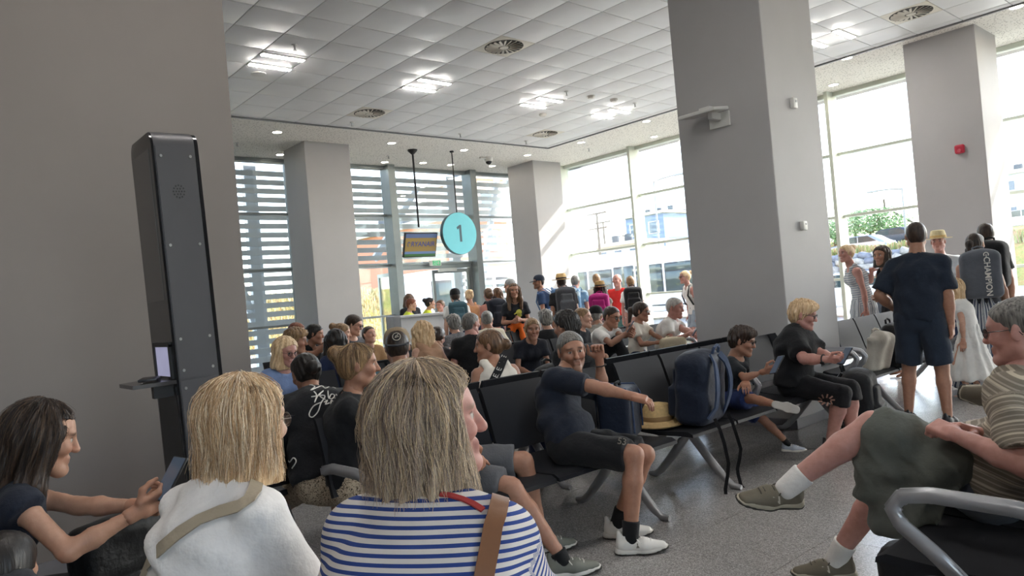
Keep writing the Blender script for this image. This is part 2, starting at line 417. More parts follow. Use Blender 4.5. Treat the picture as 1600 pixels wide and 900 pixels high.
# ---- sun-screen louvres outside window_2
SLAT = mat('louvre_slat_paint', 'cdd3d6', .5, 0, .04)
scr = empty('louvre_screen', (0, YW+.95, 0), label='grey horizontal louvre screen outside the glass wall behind the gate', cat='louvre screen')
z = 4.74
while z > .15:
    segs = [(-1.5, 14.2)] if z > 2.5 else [(-1.5, 8.7), (12.0, 14.2)]
    for x0, x1 in segs:
        x = x0
        while x < x1-.05:
            xe = min(x+2.45, x1)
            B().bb(x+.01, xe-.01, -.02, .02, z-.12, z).build('slat', SLAT, scr, smooth=False); x = xe
    z -= .2
for x in (-1.0, 1.45, 3.9, 6.35, 8.75, 11.95, 14.15):
    B().bb(x-.14, x+.14, .06, .22, -.1, 4.9).build('post', SLAT, scr, smooth=False)
for x, s in ((4.1, 1), (6.6, -1), (9.4, 1), (12.3, 1)):
    B().box((x+s*.75, .15, 2.6 if x != 9.4 else 3.6), (.16, .1, 5.0 if x != 9.4 else 2.4), rot=(0, s*math.radians(16 if x != 9.4 else 38), 0)).build('brace', SLAT, scr, smooth=False)
# roof overhang outside the windows
struct(B().bb(XW+.1, XW+.72, YMIN, YW+.9, 4.82, 5.05).build('roof_overhang', mat('slab', '8a8884'), smooth=False))
# ================================================================== implicit surfaces -> one continuous mesh
def A(*v): return np.array(v, float)
def cone(a, b, ra, rb, k=.02, lat=None, s=1., cut0=False, cut1=False, off=0.):
    return dict(t='c', a=np.asarray(a, float), b=np.asarray(b, float), ra=ra+off, rb=rb+off, k=k, lat=None if lat is None else np.asarray(lat, float), s=s, c0=cut0, c1=cut1)
def ell(c, r, k=.02, R=None): return dict(t='e', c=np.asarray(c, float), r=np.asarray(r, float), k=k, R=R)
def rbox(c, h, rad, k=.02, R=None): return dict(t='b', c=np.asarray(c, float), h=np.asarray(h, float), rad=rad, k=k, R=R)
def _ext(p):
    if p['t'] == 'c':
        m = max(p['ra'], p['rb'])*max(1., p['s'])+p['k']; return np.minimum(p['a'], p['b'])-m, np.maximum(p['a'], p['b'])+m
    m = p['r'].max() if p['t'] == 'e' else np.linalg.norm(p['h'])+p['rad']; m += p['k']; return p['c']-m, p['c']+m
def pdist(p, P):
    if p['t'] == 'c':
        q = P-p['a']; d = p['b']-p['a']; L2 = d@d+1e-12
        if p['lat'] is not None: 
            u = p['lat']; q = q-(q@u)[..., None]*u*(1-1/p['s'])
        h = q@d/L2; t = np.clip(h, 0, 1)
        r = np.linalg.norm(q-t[..., None]*d, axis=-1)-(p['ra']+(p['rb']-p['ra'])*t)
        L = math.sqrt(L2)
        if p['c1']: r = np.maximum(r, (h-1)*L)
        if p['c0']: r = np.maximum(r, -h*L)
        return r
    q = P-p['c']
    if p['R'] is not None: q = q@p['R']
    if p['t'] == 'e':
        n = np.linalg.norm(q/p['r'], axis=-1); g = np.linalg.norm(q/p['r']**2, axis=-1)+1e-9
        return n*(n-1)/g
    a = np.abs(q)-p['h']; return np.linalg.norm(np.maximum(a, 0), axis=-1)+np.minimum(a.max(-1), 0)-p['rad']
def field(prims, res, sub=(), post=None, pad=2):
    lo = np.min([_ext(p)[0] for p in prims], 0)-pad*res; hi = np.max([_ext(p)[1] for p in prims], 0)+pad*res
    n = np.ceil((hi-lo)/res).astype(int)+1
    F = np.full(n, .2, np.float32); ax = [lo[i]+res*np.arange(n[i]) for i in range(3)]
    def block(p):
        a, b_ = _ext(p); i0 = np.clip(np.floor((a-res-lo)/res).astype(int), 0, n-1); i1 = np.clip(np.ceil((b_+res-lo)/res).astype(int)+1, 1, n)
        sl = tuple(slice(x, y) for x, y in zip(i0, i1))
        return sl, np.stack(np.meshgrid(*[ax[i][sl[i]] for i in range(3)], indexing='ij'), -1)
    for p in prims:
        sl, P = block(p); d = pdist(p, P); f = F[sl]; k = p['k']
        h = np.clip(.5+.5*(f-d)/k, 0, 1); F[sl] = f*(1-h)+d*h-k*h*(1-h)
    for p in sub:
        sl, P = block(p); 
        if min(P.shape) == 0: continue
        d = -pdist(p, P); f = F[sl]; k = p['k']
        h = np.clip(.5-.5*(f-d)/k, 0, 1); F[sl] = f*(1-h)+d*h+k*h*(1-h)
    if post is not None:
        P = np.stack(np.meshgrid(*ax, indexing='ij'), -1); F = post(F, P)
    return F, lo
CO = np.array([(i, j, k) for i in (0, 1) for j in (0, 1) for k in (0, 1)])
ED = [(a, b) for a in range(8) for b in range(a+1, 8) if np.abs(CO[a]-CO[b]).sum() == 1]
def surfnet(F, lo, res):
    F[0], F[-1] = .2, .2; F[:, 0], F[:, -1] = .2, .2; F[:, :, 0], F[:, :, -1] = .2, .2
    S = F < 0; n = np.array(F.shape)-1
    cnt = sum(S[i:i+n[0], j:j+n[1], k:k+n[2]].astype(np.int8) for i, j, k in CO)
    act = (cnt > 0) & (cnt < 8); idx = np.argwhere(act)
    if len(idx) == 0: return np.zeros((0, 3)), np.zeros((0, 4), int)
    vid = np.full(n, -1, np.int64); vid[tuple(idx.T)] = np.arange(len(idx))
    val = np.stack([F[idx[:, 0]+i, idx[:, 1]+j, idx[:, 2]+k] for i, j, k in CO], 1)
    acc = np.zeros((len(idx), 3)); c = np.zeros(len(idx))
    for a, b in ED:
        m = (val[:, a] < 0) != (val[:, b] < 0); t = val[m, a]/(val[m, a]-val[m, b])
        acc[m] += CO[a]+t[:, None]*(CO[b]-CO[a]); c[m] += 1
    V = lo+res*(idx+acc/c[:, None]); Q = []
    for ax in range(3):
        u, v = [(1, 2), (2, 0), (0, 1)][ax]; sh = [slice(None)]*3; s2 = [slice(None)]*3; sh[ax] = slice(0, -1); s2[ax] = slice(1, None)
        E = np.argwhere(S[tuple(sh)] != S[tuple(s2)]); E = E[(E[:, u] > 0) & (E[:, v] > 0) & (E[:, u] < n[u]) & (E[:, v] < n[v])]
        eu = np.zeros(3, int); eu[u] = 1; ev = np.zeros(3, int); ev[v] = 1
        q = np.stack([vid[tuple((E-eu-ev).T)], vid[tuple((E-ev).T)], vid[tuple(E.T)], vid[tuple((E-eu).T)]], 1)
        fl = ~S[tuple(E.T)]; q[fl] = q[fl][:, ::-1]; Q.append(q)
    return V, np.concatenate(Q)
def sdf_mesh(prims, res, sub=(), post=None):
    F, lo = field(prims, res, sub, post); return surfnet(F, lo, res)
def wrinkle(amp, f=16., seed=0):
    r = np.random.RandomState(seed); D = r.randn(5, 3)*f; ph = r.rand(5)*6.28
    def fn(F, P):
        w_ = sum(np.sin(P@D[i]+ph[i]+1.6*np.sin(P@D[(i+1) % 5]*.45)) for i in range(5))
        return F+(amp*.45*w_).astype(np.float32)
    return fn
# ================================================================== backpacks and soft bags
def softbag(name, label, cat, M, dims, m, group=None, pocket=True, straps=None, handle=True, mp=None, res=.014, slump=.004, sm=None):
    """dims = width (x), depth (y), height (z); back of the bag at y=0 (straps), pocket towards +y; base at z=0"""
    w_, d, h = dims; root = empty(name, label=label, cat=cat, group=group); root.matrix_world = M
    r = min(w_, d, h)*.28
    pr = [rbox((0, d/2, h*.47), (w_/2-r, d/2-r, h*.47-r), r), ell((0, d/2, h*.86), (w_*.42, d*.44, h*.14), .05)]
    V, Q = sdf_mesh(pr, res, post=wrinkle(slump, 14, int(w_*1000)))
    obj('body', np_mesh('body', V, Q), m, root)
    if pocket:
        V, Q = sdf_mesh([rbox((0, d+.005, h*.3), (w_*.38-.03, .03, h*.2-.02), .025), rbox((0, d-.02, h*.62), (w_*.34-.03, .03, h*.1), .02)], res, post=wrinkle(slump*.6, 14, 3))
        obj('front_pocket', np_mesh('front_pocket', V, Q), mp or m, root)
    zip_ = B().tube([(w_*.40*math.cos(t), d*.8, h*.55+h*.36*math.sin(t)) for t in [math.pi*k/14 for k in range(15)]], .006, 6)
    zip_.build('zip', mat('zip_dark', '2a2b2e', .5), root)
    if handle: B().tube([(-.05, .01, h*.95), (-.045, .0, h*1.03), (0, -.005, h*1.06), (.045, .0, h*1.03), (.05, .01, h*.95)], .011, 6).build('handle', sm or mp or m, root)
    if straps:
        for s in (-1, 1):
            pts = [(s*w_*.18, .01, h*.93)]+[(s*(w_*.2+.04*math.sin(t*3.1)), -straps*math.sin(t*3.14)**.7, h*(.93-.8*t)) for t in (.12, .25, .4, .55, .7, .85)]+[(s*w_*.34, .01, h*.1)]
            B().tube(pts, 0, flat=(.055, .012, (0, 1, .15))).build('shoulder_strap', sm or mp or m, root)
    return root
def phone(label, c, facing, up, group='phones in hands'):
    """small slab phone; facing = screen normal"""
    root = empty('phone', label=label, cat='phone', group=group); root.matrix_world = frame_m(Vector(c), Vector(up).cross(Vector(facing)), facing)
    B().box((0, 0, 0), (.072, .15, .008), bev=.003).build('case', mat('phone_case', '232427', .35), root)
    B().box((0, 0, .0046), (.065, .142, .001)).build('screen', mat('phone_screen', '3b4450', .1, emit=.15), root, smooth=False)
    return root
# ================================================================== ceiling fixtures
WHITE = mat('white_plastic', 'd9d8d4', .45, 0, .03); STEEL = mat('steel', 'b4b4b2', .3, .9); DARK = mat('dark_plastic', '26272a', .45)
def lampmat(name, c, e):
    t = NT(name); setp(t.b, .4); t.b.inputs['Base Color'].default_value = (*srgb(c), 1)
    t.b.inputs['Emission Color'].default_value = (*srgb(c), 1); t.b.inputs['Emission Strength'].default_value = e; return t.m
LIT = lampmat('lamp_diffuser', 'fffaf4', 27)
for n, (x, y, lab) in enumerate([(4.08, 9.04, 'pair of lit strips in the ceiling nearest the kiosk wall'), (6.48, 9.04, 'pair of lit ceiling strips above the hanging gate screen'),
        (8.9, 9.02, 'pair of lit ceiling strips in the middle of the tiled ceiling'), (10.75, 9.02, 'pair of lit ceiling strips beside the tall grey column'),
        (10.6, 4.66, 'pair of lit ceiling strips right of the grey column'), (1.68, 3.0, 'pair of lit strips above the front seats'), (4.08, 1.2, 'pair of lit strips above the right seats'), (-1.9, 1.2, 'pair of lit strips behind the viewer')]):
    e = empty('ceiling_light', (x, y, CZ), label=lab, cat='ceiling light', group='strip lights in the tiled ceiling')
    for s in (-1, 1):
        B().box((0, s*.21, -.004), (.6, .11, .012), bev=.003).build('frame', WHITE, e); B().box((0, s*.21, -.012), (.56, .075, .008)).build('diffuser', LIT, e, smooth=False)
labs = ['round swirl air diffuser nearest the gate screen', 'round swirl air diffuser nearest the far corner column', 'round swirl air diffuser in the middle of the ceiling', 'round swirl air diffuser at the top right']
for (x, y), lab in zip(DIFF, labs):
    i, j = tij(x, y); cx, cy = 4.374+.6*i+.3, 6.883+.6*j+.3
    e = empty('air_diffuser', (cx, cy, CZ), label=lab, cat='air vent', group='swirl diffusers in the ceiling')
    B().box((0, 0, .008), (.594, .594, .014), bev=.004).build('plate', mat('diffuser_cream', 'dcd6c8', .5), e)
    B().cyl((0, 0, -.001), (0, 0, .003), .265, seg=32).build('dark_disc', mat('vent_dark', '55534f', .8), e)
    for k in range(20):
        a = 2*math.pi*k/20
        B().box((.165, 0, -.008), (.17, .03, .008), rot=(math.radians(25), 0, 0), M=Matrix.Rotation(a, 4, 'Z')).build('vane', mat('vane_cream', 'cfc9bc', .5), e, smooth=False)
    B().cyl((0, 0, -.014), (0, 0, 0), .06, seg=20).build('hub', mat('vane_cream', 'cfc9bc'), e)
def small(name, cat, lab, grp, pts, zz, mk, multi):
    for n, p in enumerate(pts):
        P = atz(p[0], p[1], zz(p)); e = empty(name, (P[0], P[1], zz(p)), label=lab[n] if isinstance(lab, list) else lab, cat=cat, group=grp); mk(e)
def zc(p): 
    P = atz(p[0], p[1], 4.8); return CZ if P[0] < TX and P[1] < TY else 4.80
def mk_spr(e):
    B().cyl((0, 0, 0), (0, 0, -.012), .04, .034, 16).build('escutcheon', WHITE, e); B().cyl((0, 0, -.012), (0, 0, -.07), .011, seg=8).build('stem', STEEL, e); B().cyl((0, 0, -.07), (0, 0, -.074), .025, seg=10).build('deflector', STEEL, e)
small('sprinkler', 'sprinkler', ['sprinkler head beside the strip lights nearest the kiosk wall', 'sprinkler head just left of the diffuser nearest the gate screen', 'sprinkler head on the tile edge above the gate sign rod', 'sprinkler head at the far corner of the tiled ceiling', 'sprinkler head left of the smoke detectors', 'sprinkler head by the strip lights beside the tall column', 'sprinkler head on the border left of the gate column', 'sprinkler head on the border near the screen pole', 'sprinkler head on the border right of the far corner column'], 'sprinkler heads', [(460, 70), (550, 191), (719, 209), (822, 220), (885, 143), (992, 161), (370, 223), (607, 243), (920, 232)], zc, mk_spr, 1)
def mk_det(e):
    B().lathe([(.07, 0), (.07, -.02), (.05, -.045), (.02, -.05)], 20).build('body', mat('detector_cream', 'cdcac2', .5), e)
small('smoke_detector', 'smoke detector', ['domed smoke detector left of its flatter neighbour', 'flat smoke detector right of the domed one', 'small smoke detector above the far diffuser'], 'smoke detectors', [(923, 150), (959, 155), (848, 178)], zc, mk_det, 1)
def mk_disc(e): B().lathe([(.1, 0), (.1, -.012), (.08, -.016)], 24).build('plate', WHITE, e)
small('ceiling_speaker', 'speaker', 'flat round cover in the ceiling beside the near strip lights', None, [(404, 115)], zc, mk_disc, 0)
LITD = lampmat('downlight_glow', 'fff3e0', 14)
def mk_dl(e):
    B().lathe([(.1, 0), (.1, -.008), (.08, -.012), (.078, 0)], 24).build('ring', WHITE, e); B().cyl((0, 0, -.002), (0, 0, -.006), .077, seg=20).build('lens', LITD, e)
small('downlight', 'downlight', ['round downlight left of the gate column, nearer the tiles', 'round downlight tucked against the left side of the gate column', 'round downlight just left of the screen pole flange', 'round downlight near the glass, left of the screen pole', 'round downlight just right of the gate sign rod', 'round downlight behind the gate sign rod', 'round downlight between the screen pole and the sign rod', 'round downlight in front of the far corner column', 'round downlight beside the dome camera, nearer the glass', 'round downlight right of the far corner column', 'round downlight left of the tall column, nearer the tiles', 'round downlight left of the tall column, nearer the window', 'round downlight left of the right column, nearer the tiles', 'round downlight left of the right column, nearer the window', 'round downlight at the top right edge of the picture'], 'downlights in the border', [(433, 206), (438, 241), (612, 223), (601, 253), (725, 234), (704, 257), (661, 254), (824, 242), (769, 259), (908, 222), (1010, 189), (1022, 213), (1323, 90), (1302, 132), (1588, 10)], zc, mk_dl, 1)
P = atz(763, 246, 4.8); e = empty('dome_camera', (P[0], P[1], 4.8), label='white dome security camera on the ceiling border near the corner column', cat='camera')
B().lathe([(.1, 0), (.1, -.06), (.085, -.1)], 20).build('housing', WHITE, e); B().sph((0, 0, -.1), .075, 14).build('dome', mat('camera_dome', '1c1d20', .1), e); B().box((-.16, 0, -.03), (.2, .05, .04), bev=.01).build('mount_arm', WHITE, e)
# wall devices
e = empty('access_point', (6.11, 3.84, 2.98), label='white wireless access point on a bracket on the grey column', cat='access point')
B().box((-.01, -.05, -.06), (.02, .22, .14), bev=.006).build('wall_plate', WHITE, e); B().box((-.09, -.05, -.03), (.16, .05, .07), bev=.01).build('bracket', WHITE, e)
B().box((-.17, .02, .01), (.26, .4, .035), bev=.015, rot=(0, math.radians(-8), 0)).build('housing', WHITE, e); B().box((-.13, 0, .045), (.1, .12, .03), bev=.008).build('antenna_box', WHITE, e)
for nm, z, lab in (('wall_sensor', 3.0, 'small white sensor box high on the grey column'), ('wall_sensor', 1.84, 'small white sensor box low on the grey column')):
    e = empty(nm, (6.55 if z > 2 else 6.53, 3.29, z), label=lab, cat='sensor'); B().box((0, -.02, 0), (.08, .04, .085 if z < 2 else .1), bev=.012).build('case', WHITE, e); B().box((.01, -.042, .015), (.022, .004, .018)).build('lens', mat('lens_grey', '8d8f90', .3), e)
e = empty('fire_alarm', (12.15, 3.58, 3.03), label='red fire alarm sounder on the right column', cat='alarm'); B().box((-.035, 0, 0), (.07, .13, .13), bev=.03, seg=3).build('case', mat('alarm_red', 'b3203a', .4), e); B().cyl((-.066, 0, -.025), (-.09, 0, -.03), .028, .02).build('strobe', mat('alarm_strobe', 'c8646f', .2), e)
# ================================================================== hanging gate signs
BLK = mat('black_metal', '222326', .45, .3)
P = atz(642, 233, 4.8); c = atd(657.5, 383, 15.7)
e = empty('gate_screen', (c[0], c[1], 0), label='airline screen hanging on a black pole beside the round gate sign', cat='screen')
B().cyl((0, .02, 3.1), (0, .02, 4.78), .022).build('pole', BLK, e); B().lathe([(.11, 4.80), (.1, 4.77), (.03, 4.70)], 20, c=(0, .02, 0)).build('ceiling_flange', BLK, e)
th = math.radians(-17); sc = empty('t'); bpy.data.objects.remove(sc)
hs = bpy.data.objects.new('display', None); hs.location = (0, 0, c[2]); hs.rotation_euler = (math.radians(90)-th*0+math.radians(17), 0, 0); link(hs, e)
hs.rotation_euler = (math.radians(90+17), 0, 0)
B().box((0, 0, -.03), (.84, .54, .06), bev=.008).build('housing', BLK, hs)
def screenmat():
    t = NT('airline_screen'); setp(t.b, .25); v = t.coord(); sp = t.n('ShaderNodeSeparateXYZ'); t.l(v, sp.inputs[0])
    r = t.ramp(t.math('ADD', t.math('DIVIDE', sp.outputs[1], .5), .5), [(0, srgb('3f6a3e')), (.11, srgb('5f78a0')), (.22, srgb('8f7a45')), (.82, srgb('55688f'))])
    r_ = [n for n in t.t.nodes if n.type == 'VALTORGB'][0]; r_.color_ramp.interpolation = 'CONSTANT'
    t.l(r, t.b.inputs['Base Color']); t.l(r, t.b.inputs['Emission Color']); t.b.inputs['Emission Strength'].default_value = .03; return t.m
B().box((0, 0, .001), (.8, .5, .003)).build('panel', screenmat(), hs, smooth=False)
NAVY = mat('screen_navy', '27356b', .4, emit=.1)
me = text_mesh('RYANAIR', .15, .001, .012, shear=.12); o = obj('lettering', me, NAVY, hs, loc=(.05, .02, .004))
b = B(); b.tube([(-.31+.03*math.cos(t), .02+.05*math.sin(t), .004) for t in [k*.5 for k in range(1, 10)]], .008, 6); b.build('harp_emblem', NAVY, hs)
P = atz(705, 237, 4.8); c = atd(716.5, 365, 16.2)
e = empty('gate_sign', (c[0], c[1], 0), label='round turquoise hanging sign with the gate number 1', cat='sign')
B().cyl((0, 0, c[2]+.4), (0, 0, 4.8), .014).build('rod', BLK, e); B().lathe([(.05, 4.80), (.045, 4.77)], 12).build('ceiling_flange', BLK, e)
B().cyl((0, -.05, c[2]), (0, .05, c[2]), .475, seg=56).build('drum', mat('sign_edge', '3f5d62', .5), e)
B().cyl((0, -.056, c[2]), (0, -.05, c[2]), .468, seg=56).build('face', mat('sign_turquoise', '62b6c0', .5, 0, .02, emit=.06), e)
B().prism([(.035, -.19), (.035, .19), (-.012, .19), (-.095, .135), (-.075, .085), (-.025, .115), (-.025, -.19)], -.0595, -.0565).build('numeral', mat('sign_numeral', '3a5560', .5), e, loc=(.01, 0, c[2]), smooth=False)
c = aty(680, 411, 14.72); e = empty('exit_sign', c, label='small green and white exit sign above the gate door', cat='sign')
B().box((0, 0, 0), (.34, .04, .14), bev=.006).build('case', WHITE, e); EG = mat('exit_green', '3f8a5d', .4, emit=.3)
B().box((-.04, -.0215, 0), (.1, .003, .12)).build('green_panel', EG, e, smooth=False); B().box((.08, -.0215, 0), (.12, .003, .12)).build('green_panel', EG, e, smooth=False)
b = B(); b.box((.08, -.024, .012), (.02, .003, .06)); b.prism([(.045, .0), (.115, .0), (.08, -.045)], -.0255, -.0225); b.build('arrow', WHITE, e, smooth=False)
b = B(); b.sph((-.04, -.024, .04), .012, 8); b.tube([(-.045, -.024, .025), (-.04, -.024, -.005), (-.065, -.024, -.045)], .007, 5); b.tube([(-.04, -.024, -.005), (-.015, -.024, -.04)], .007, 5); b.build('running_figure', WHITE, e)
# ================================================================== information kiosk by the left wall
KM = mat('kiosk_grey_metal', '4f4e51', .45, .35, .03); KB = mat('kiosk_black_glass', '17181b', .12, 0, .02); KD = mat('kiosk_black', '1e1f22', .5)
k = empty('charging_kiosk', (.985, 3.4, 0), rot=(0, math.radians(-1.6), 0), label='tall grey and black charging kiosk with a side shelf by the left wall', cat='kiosk')
k.scale = (.84, 1, 1); TOPK = 2.28; W_ = .34
out = [(.0, .03), (W_, .03)]+[(W_-.07+.07*math.cos(t), TOPK-.07+.07*math.sin(t)) for t in [math.pi/2*q/6 for q in range(7)]]+[(.07-.07*math.sin(t), TOPK-.07+.07*math.cos(t)) for t in [math.pi/2*q/6 for q in range(7)]]
B().prism(out, .012, .218, axis='x').build('cabinet', KM, k)
B().prism([(y*.985+.004, min(z, TOPK-.008)) for y, z in out], 0, .012, axis='x').build('front_glass', KB, k)
B().prism([(y*.985+.004, min(z, TOPK-.008)) for y, z in out], .222, .24, axis='x').build('rear_glass', KB, k)
B().prism([(y*.975+.006, min(z, TOPK-.014)) for y, z in out], .218, .222, axis='x').build('seam', KD, k)
B().bb(-.003, .0, .05, W_-.02, 1.52, 2.2).build('screen', mat('kiosk_screen', '4b4a4a', .25), k, smooth=False)
b = B(); b.bb(-.004, 0, .04, .27, 1.175, 1.31); b.build('niche', mat('niche_lavender', 'a9a9c8', .5, emit=.12), k, smooth=False)
b = B(); b.bb(-.012, -.0, .03, .05, 1.165, 1.32); b.bb(-.012, 0, .27, .29, 1.165, 1.32); b.bb(-.012, 0, .03, .29, 1.31, 1.33); b.build('niche_rim', KD, k, smooth=False)
b = B(); b.prism([(-.2, .04), (-.2, .28), (0, .33), (0, .0)], 1.145, 1.162, axis='z'); b.build('shelf', mat('shelf_black_gloss', '2c2c2f', .15), k, smooth=False)
B().bb(-.1, -.0, .05, .09, 1.09, 1.146).build('shelf_bracket', KD, k, smooth=False)
B().bb(.016, .214, -.006, .0, 1.165, TOPK-.075).build('side_panel', KM, k, smooth=False)
B().bb(.016, .214, -.006, .0, .1, 1.155).build('lower_side_panel', KM, k, smooth=False)
for z in (2.16, 1.76, 1.34, 1.2, 1.12, .98):
    for x in (.04, .19): B().cyl((x, -.0065, z), (x, -.009, z), .007, seg=10).build('screw', STEEL, k)
for r, n in ((0, 1), (.014, 6), (.028, 12)):
    for q in range(n): a = 2*math.pi*q/n; B().cyl((.112+r*math.cos(a), -.0063, 2.0+r*math.sin(a)), (.112+r*math.cos(a), -.0072, 2.0+r*math.sin(a)), .0042, seg=8).build('speaker_hole', KD, k)
B().bb(.05, .2, -.01, -.006, .8, .95).build('socket_plate', mat('socket_black', '111214', .4), k, smooth=False)
t_ = tag(B().sph((0, 0, 0), .035, 12, sc=(1.2, .8, .8)).build('tissue', mat('tissue_white', 'e3e0da', .9, bump=.6, bscale=30), None, loc=(1.05, 3.375, .9)), 'crumpled white tissue tucked in the kiosk side socket', 'tissue')
B().bb(-.002, 0, .02, .32, .1, 1.13).build('lower_front', KD, k, smooth=False)
for n in range(3): me = text_mesh(['CHARGE', 'YOUR', 'PHONE'][n], .03, .0005) if False else None
g = empty('phone', (.875, 3.53, 1.166), rz=1.2, label='dark phone lying on the kiosk shelf', cat='phone'); B().box((0, 0, .006), (.16, .075, .012), bev=.004).build('case', mat('phone_case', '232427', .35), g)
# ================================================================== airport beam seating
PU = mat('seat_charcoal_polyurethane', '222327', .55, 0, .05, bump=.1, bscale=400, spec=.2); ALU = mat('cast_aluminium', 'a2a3a6', .34, .45, .05)
prof = [(.0, .455), (.06, .435), (.2, .425), (.36, .432), (.44, .436), (.475, .42), (.48, .40), (.46, .402), (.36, .402), (.2, .395), (.06, .405), (-.015, .43)]
seat_me = B().prism(prof, -.255, .255, axis='x').mesh('seat', True); seat_me.materials.append(PU)
bprof = [(-.01, .50), (-.045, .58), (-.075, .68), (-.13, .84), (-.15, .875), (-.17, .872), (-.155, .83), (-.10, .67), (-.07, .57), (-.04, .49)]
back_me = B().prism(bprof, -.25, .25, axis='x').mesh('backrest', True); back_me.materials.append(PU)
arm_me = B().tube([(0, -.06, .63), (0, .05, .655), (0, .28, .66), (0, .37, .645), (0, .405, .60), (0, .38, .55), (0, .28, .47), (0, .2, .39)], 0, flat=(.03, .05, [(0, 0, 1)]*3+[(0, .5, 1), (0, 1, .4), (0, 1, -.4), (0, .7, -.7), (0, .7, -.7)])).mesh('armrest', True)
bmv = bmesh.new(); bmv.from_mesh(arm_me); bmesh.ops.bevel(bmv, geom=bmv.edges[:], offset=.008, segments=2, affect='EDGES'); bmv.to_mesh(arm_me); bmv.free(); arm_me.materials.append(ALU)
def leg_half(s): return [(0, .2, .35), (0, .2+s*.05, .30), (0, .2+s*.16, .17), (0, .2+s*.27, .055), (0, .2+s*.32, .022), (0, .2+s*.38, .018)]
b = B()
for s in (1, -1): b.tube(leg_half(s), [.03, .032, .03, .026, .022, .016], 10)
b.box((0, .2, .36), (.07, .09, .07), bev=.01); leg_me = b.mesh('leg', True); leg_me.materials.append(ALU)
def bench(x, y, n, face, label, arms=(), pitch=.53, legs=None):
    """x,y = left end and rear edge of the seat pans; face = 'S' (-Y), 'N' (+Y), 'E' (+X)"""
    rz = {'S': math.pi, 'N': 0, 'E': -math.pi/2}[face]
    L = n*pitch; o = (x+L, y, 0) if face == 'S' else ((x, y, 0) if face == 'N' else (x, y+L, 0))
    e = empty('beam_seat_row', o, rz, label=label, cat='seats', group='airport beam seating')
    # local: seats from local x=0..L, facing local +y
    for k_ in range(n):
        xc = pitch*(k_+.5)
        for nm, me in (('seat', seat_me), ('backrest', back_me)):
            q = bpy.data.objects.new(nm, me); q.location = (xc, 0, 0); link(q, e)
    B().box((L/2, .2, .37), (L-.1, .07, .045), bev=.006).build('beam', ALU, e)
    for xl in (legs or (.35, L-.35)):
        q = bpy.data.objects.new('leg', leg_me); q.location = (xl, 0, 0); link(q, e)
    for xa in arms:
        q = bpy.data.objects.new('armrest', arm_me); q.location = (xa, 0, 0); link(q, e)
    return e
YA, YB, YC, YD, YE, YZ = 3.27, 3.87, 6.0, 6.62, 8.35, .62
bench(1.58, YA, 4, 'S', 'row of charcoal airport seats under the man in the navy t-shirt', arms=(2.13,), legs=(.28, 1.75))
bench(3.85, YA, 5, 'S', 'row of charcoal airport seats under the boy and the navy backpack', arms=(1.68, .02), legs=(.45, 2.3))
bench(6.65, YA, 5, 'S', 'row of charcoal airport seats holding the white bag, behind the standing man', arms=(2.65, .0), legs=(.4, 2.2))
bench(1.3, YB, 5, 'N', 'seat row back to back behind the navy t-shirt man', arms=(0, 2.65))
bench(4.1, YB, 5, 'N', 'seat row back to back behind the boy with glasses', arms=(0, 2.65))
bench(2.05, YC, 4, 'S', 'seat row facing the viewer under the woman in the light blue top', arms=(2.14, 0))
bench(4.8, YC, 6, 'S', 'seat row facing the viewer under the three people in white t-shirts', arms=(0, 1.06, 3.18))
bench(3.7, YD, 4, 'N', 'seat row facing the gate under the long-haired blonde woman', arms=(0, 2.12))
bench(6.0, YD, 4, 'N', 'seat row facing the gate under the man in the black cap', arms=(0,))
bench(3.35, YE, 5, 'S', 'far seat row under the man with the toddler', arms=(0, 2.65))
bench(6.3, YE+.1, 3, 'S', 'far seat row in front of the gate queue', arms=(0,))
bench(2.47, YZ, 4, 'N', 'front right seat row under the man in the striped polo shirt', arms=(.0, 1.06), legs=(.4, 1.8))
bench(.14, .35, 5, 'E', 'front left seat row under the striped and white-shirted women', arms=())
# gate counter
c = atd(668, 500, 13.2)
e = empty('gate_counter', (c[0], c[1], 0), rz=math.radians(-20), label='white gate counter with a grey end in front of the door', cat='counter')
B().bb(-.62, .62, -.3, .3, .08, 1.2, bev=.01).build('body', mat('counter_white', 'd3d4d6', .5, 0, .04), e, smooth=False); B().bb(-.66, .66, -.34, .34, 1.2, 1.24, bev=.008).build('top', mat('counter_top', 'c9cacc', .4), e, smooth=False)
B().bb(-.70, -.56, -.35, .35, .0, 1.25, bev=.03).build('end_post', mat('counter_grey', '8c8e92', .45, .3), e, smooth=False); B().bb(-.6, .6, -.28, .28, 0, .08).build('plinth', DARK, e, smooth=False)
# ================================================================== outdoors
def groundmat():
    t = NT('apron_concrete'); setp(t.b, .9, 0, .2); g = t.n('ShaderNodeNewGeometry')
    t.l(t.ramp(t.noise(g.outputs['Position'], .35, 5), [(.3, srgb('a39f98')), (.7, srgb('bdb8b0'))]), t.b.inputs['Base Color']); return t.m
def earthmat():
    t = NT('dry_earth_and_grass'); setp(t.b, .95, 0, .1); g = t.n('ShaderNodeNewGeometry')
    n = t.noise(g.outputs['Position'], .9, 6, .7)
    t.l(t.ramp(n, [(.3, srgb('8a7f55')), (.45, srgb('b59a62')), (.6, srgb('8c9a4e')), (.75, srgb('c2a878'))]), t.b.inputs['Base Color'])
    t.bump(t.noise(g.outputs['Position'], 5, 4), .8, .2); return t.m
EARTH = earthmat()
def hgt(x, y):
    def ss(a, b_, v): v = min(1, max(0, (v-a)/(b_-a))); return v*v*(3-2*v)
    h = -.16+2.3*ss(40.6, 42.5, x)+2.0*ss(48, 72, x)+1.5*ss(75, 120, x)
    h = max(h, -.16+2.4*ss(24.5, 29, y)*(1-ss(24, 32, x)))
    return h+.12*math.sin(x*.9+y*.7)*math.sin(y*1.1-x*.3)*(1 if h > .1 else 0)
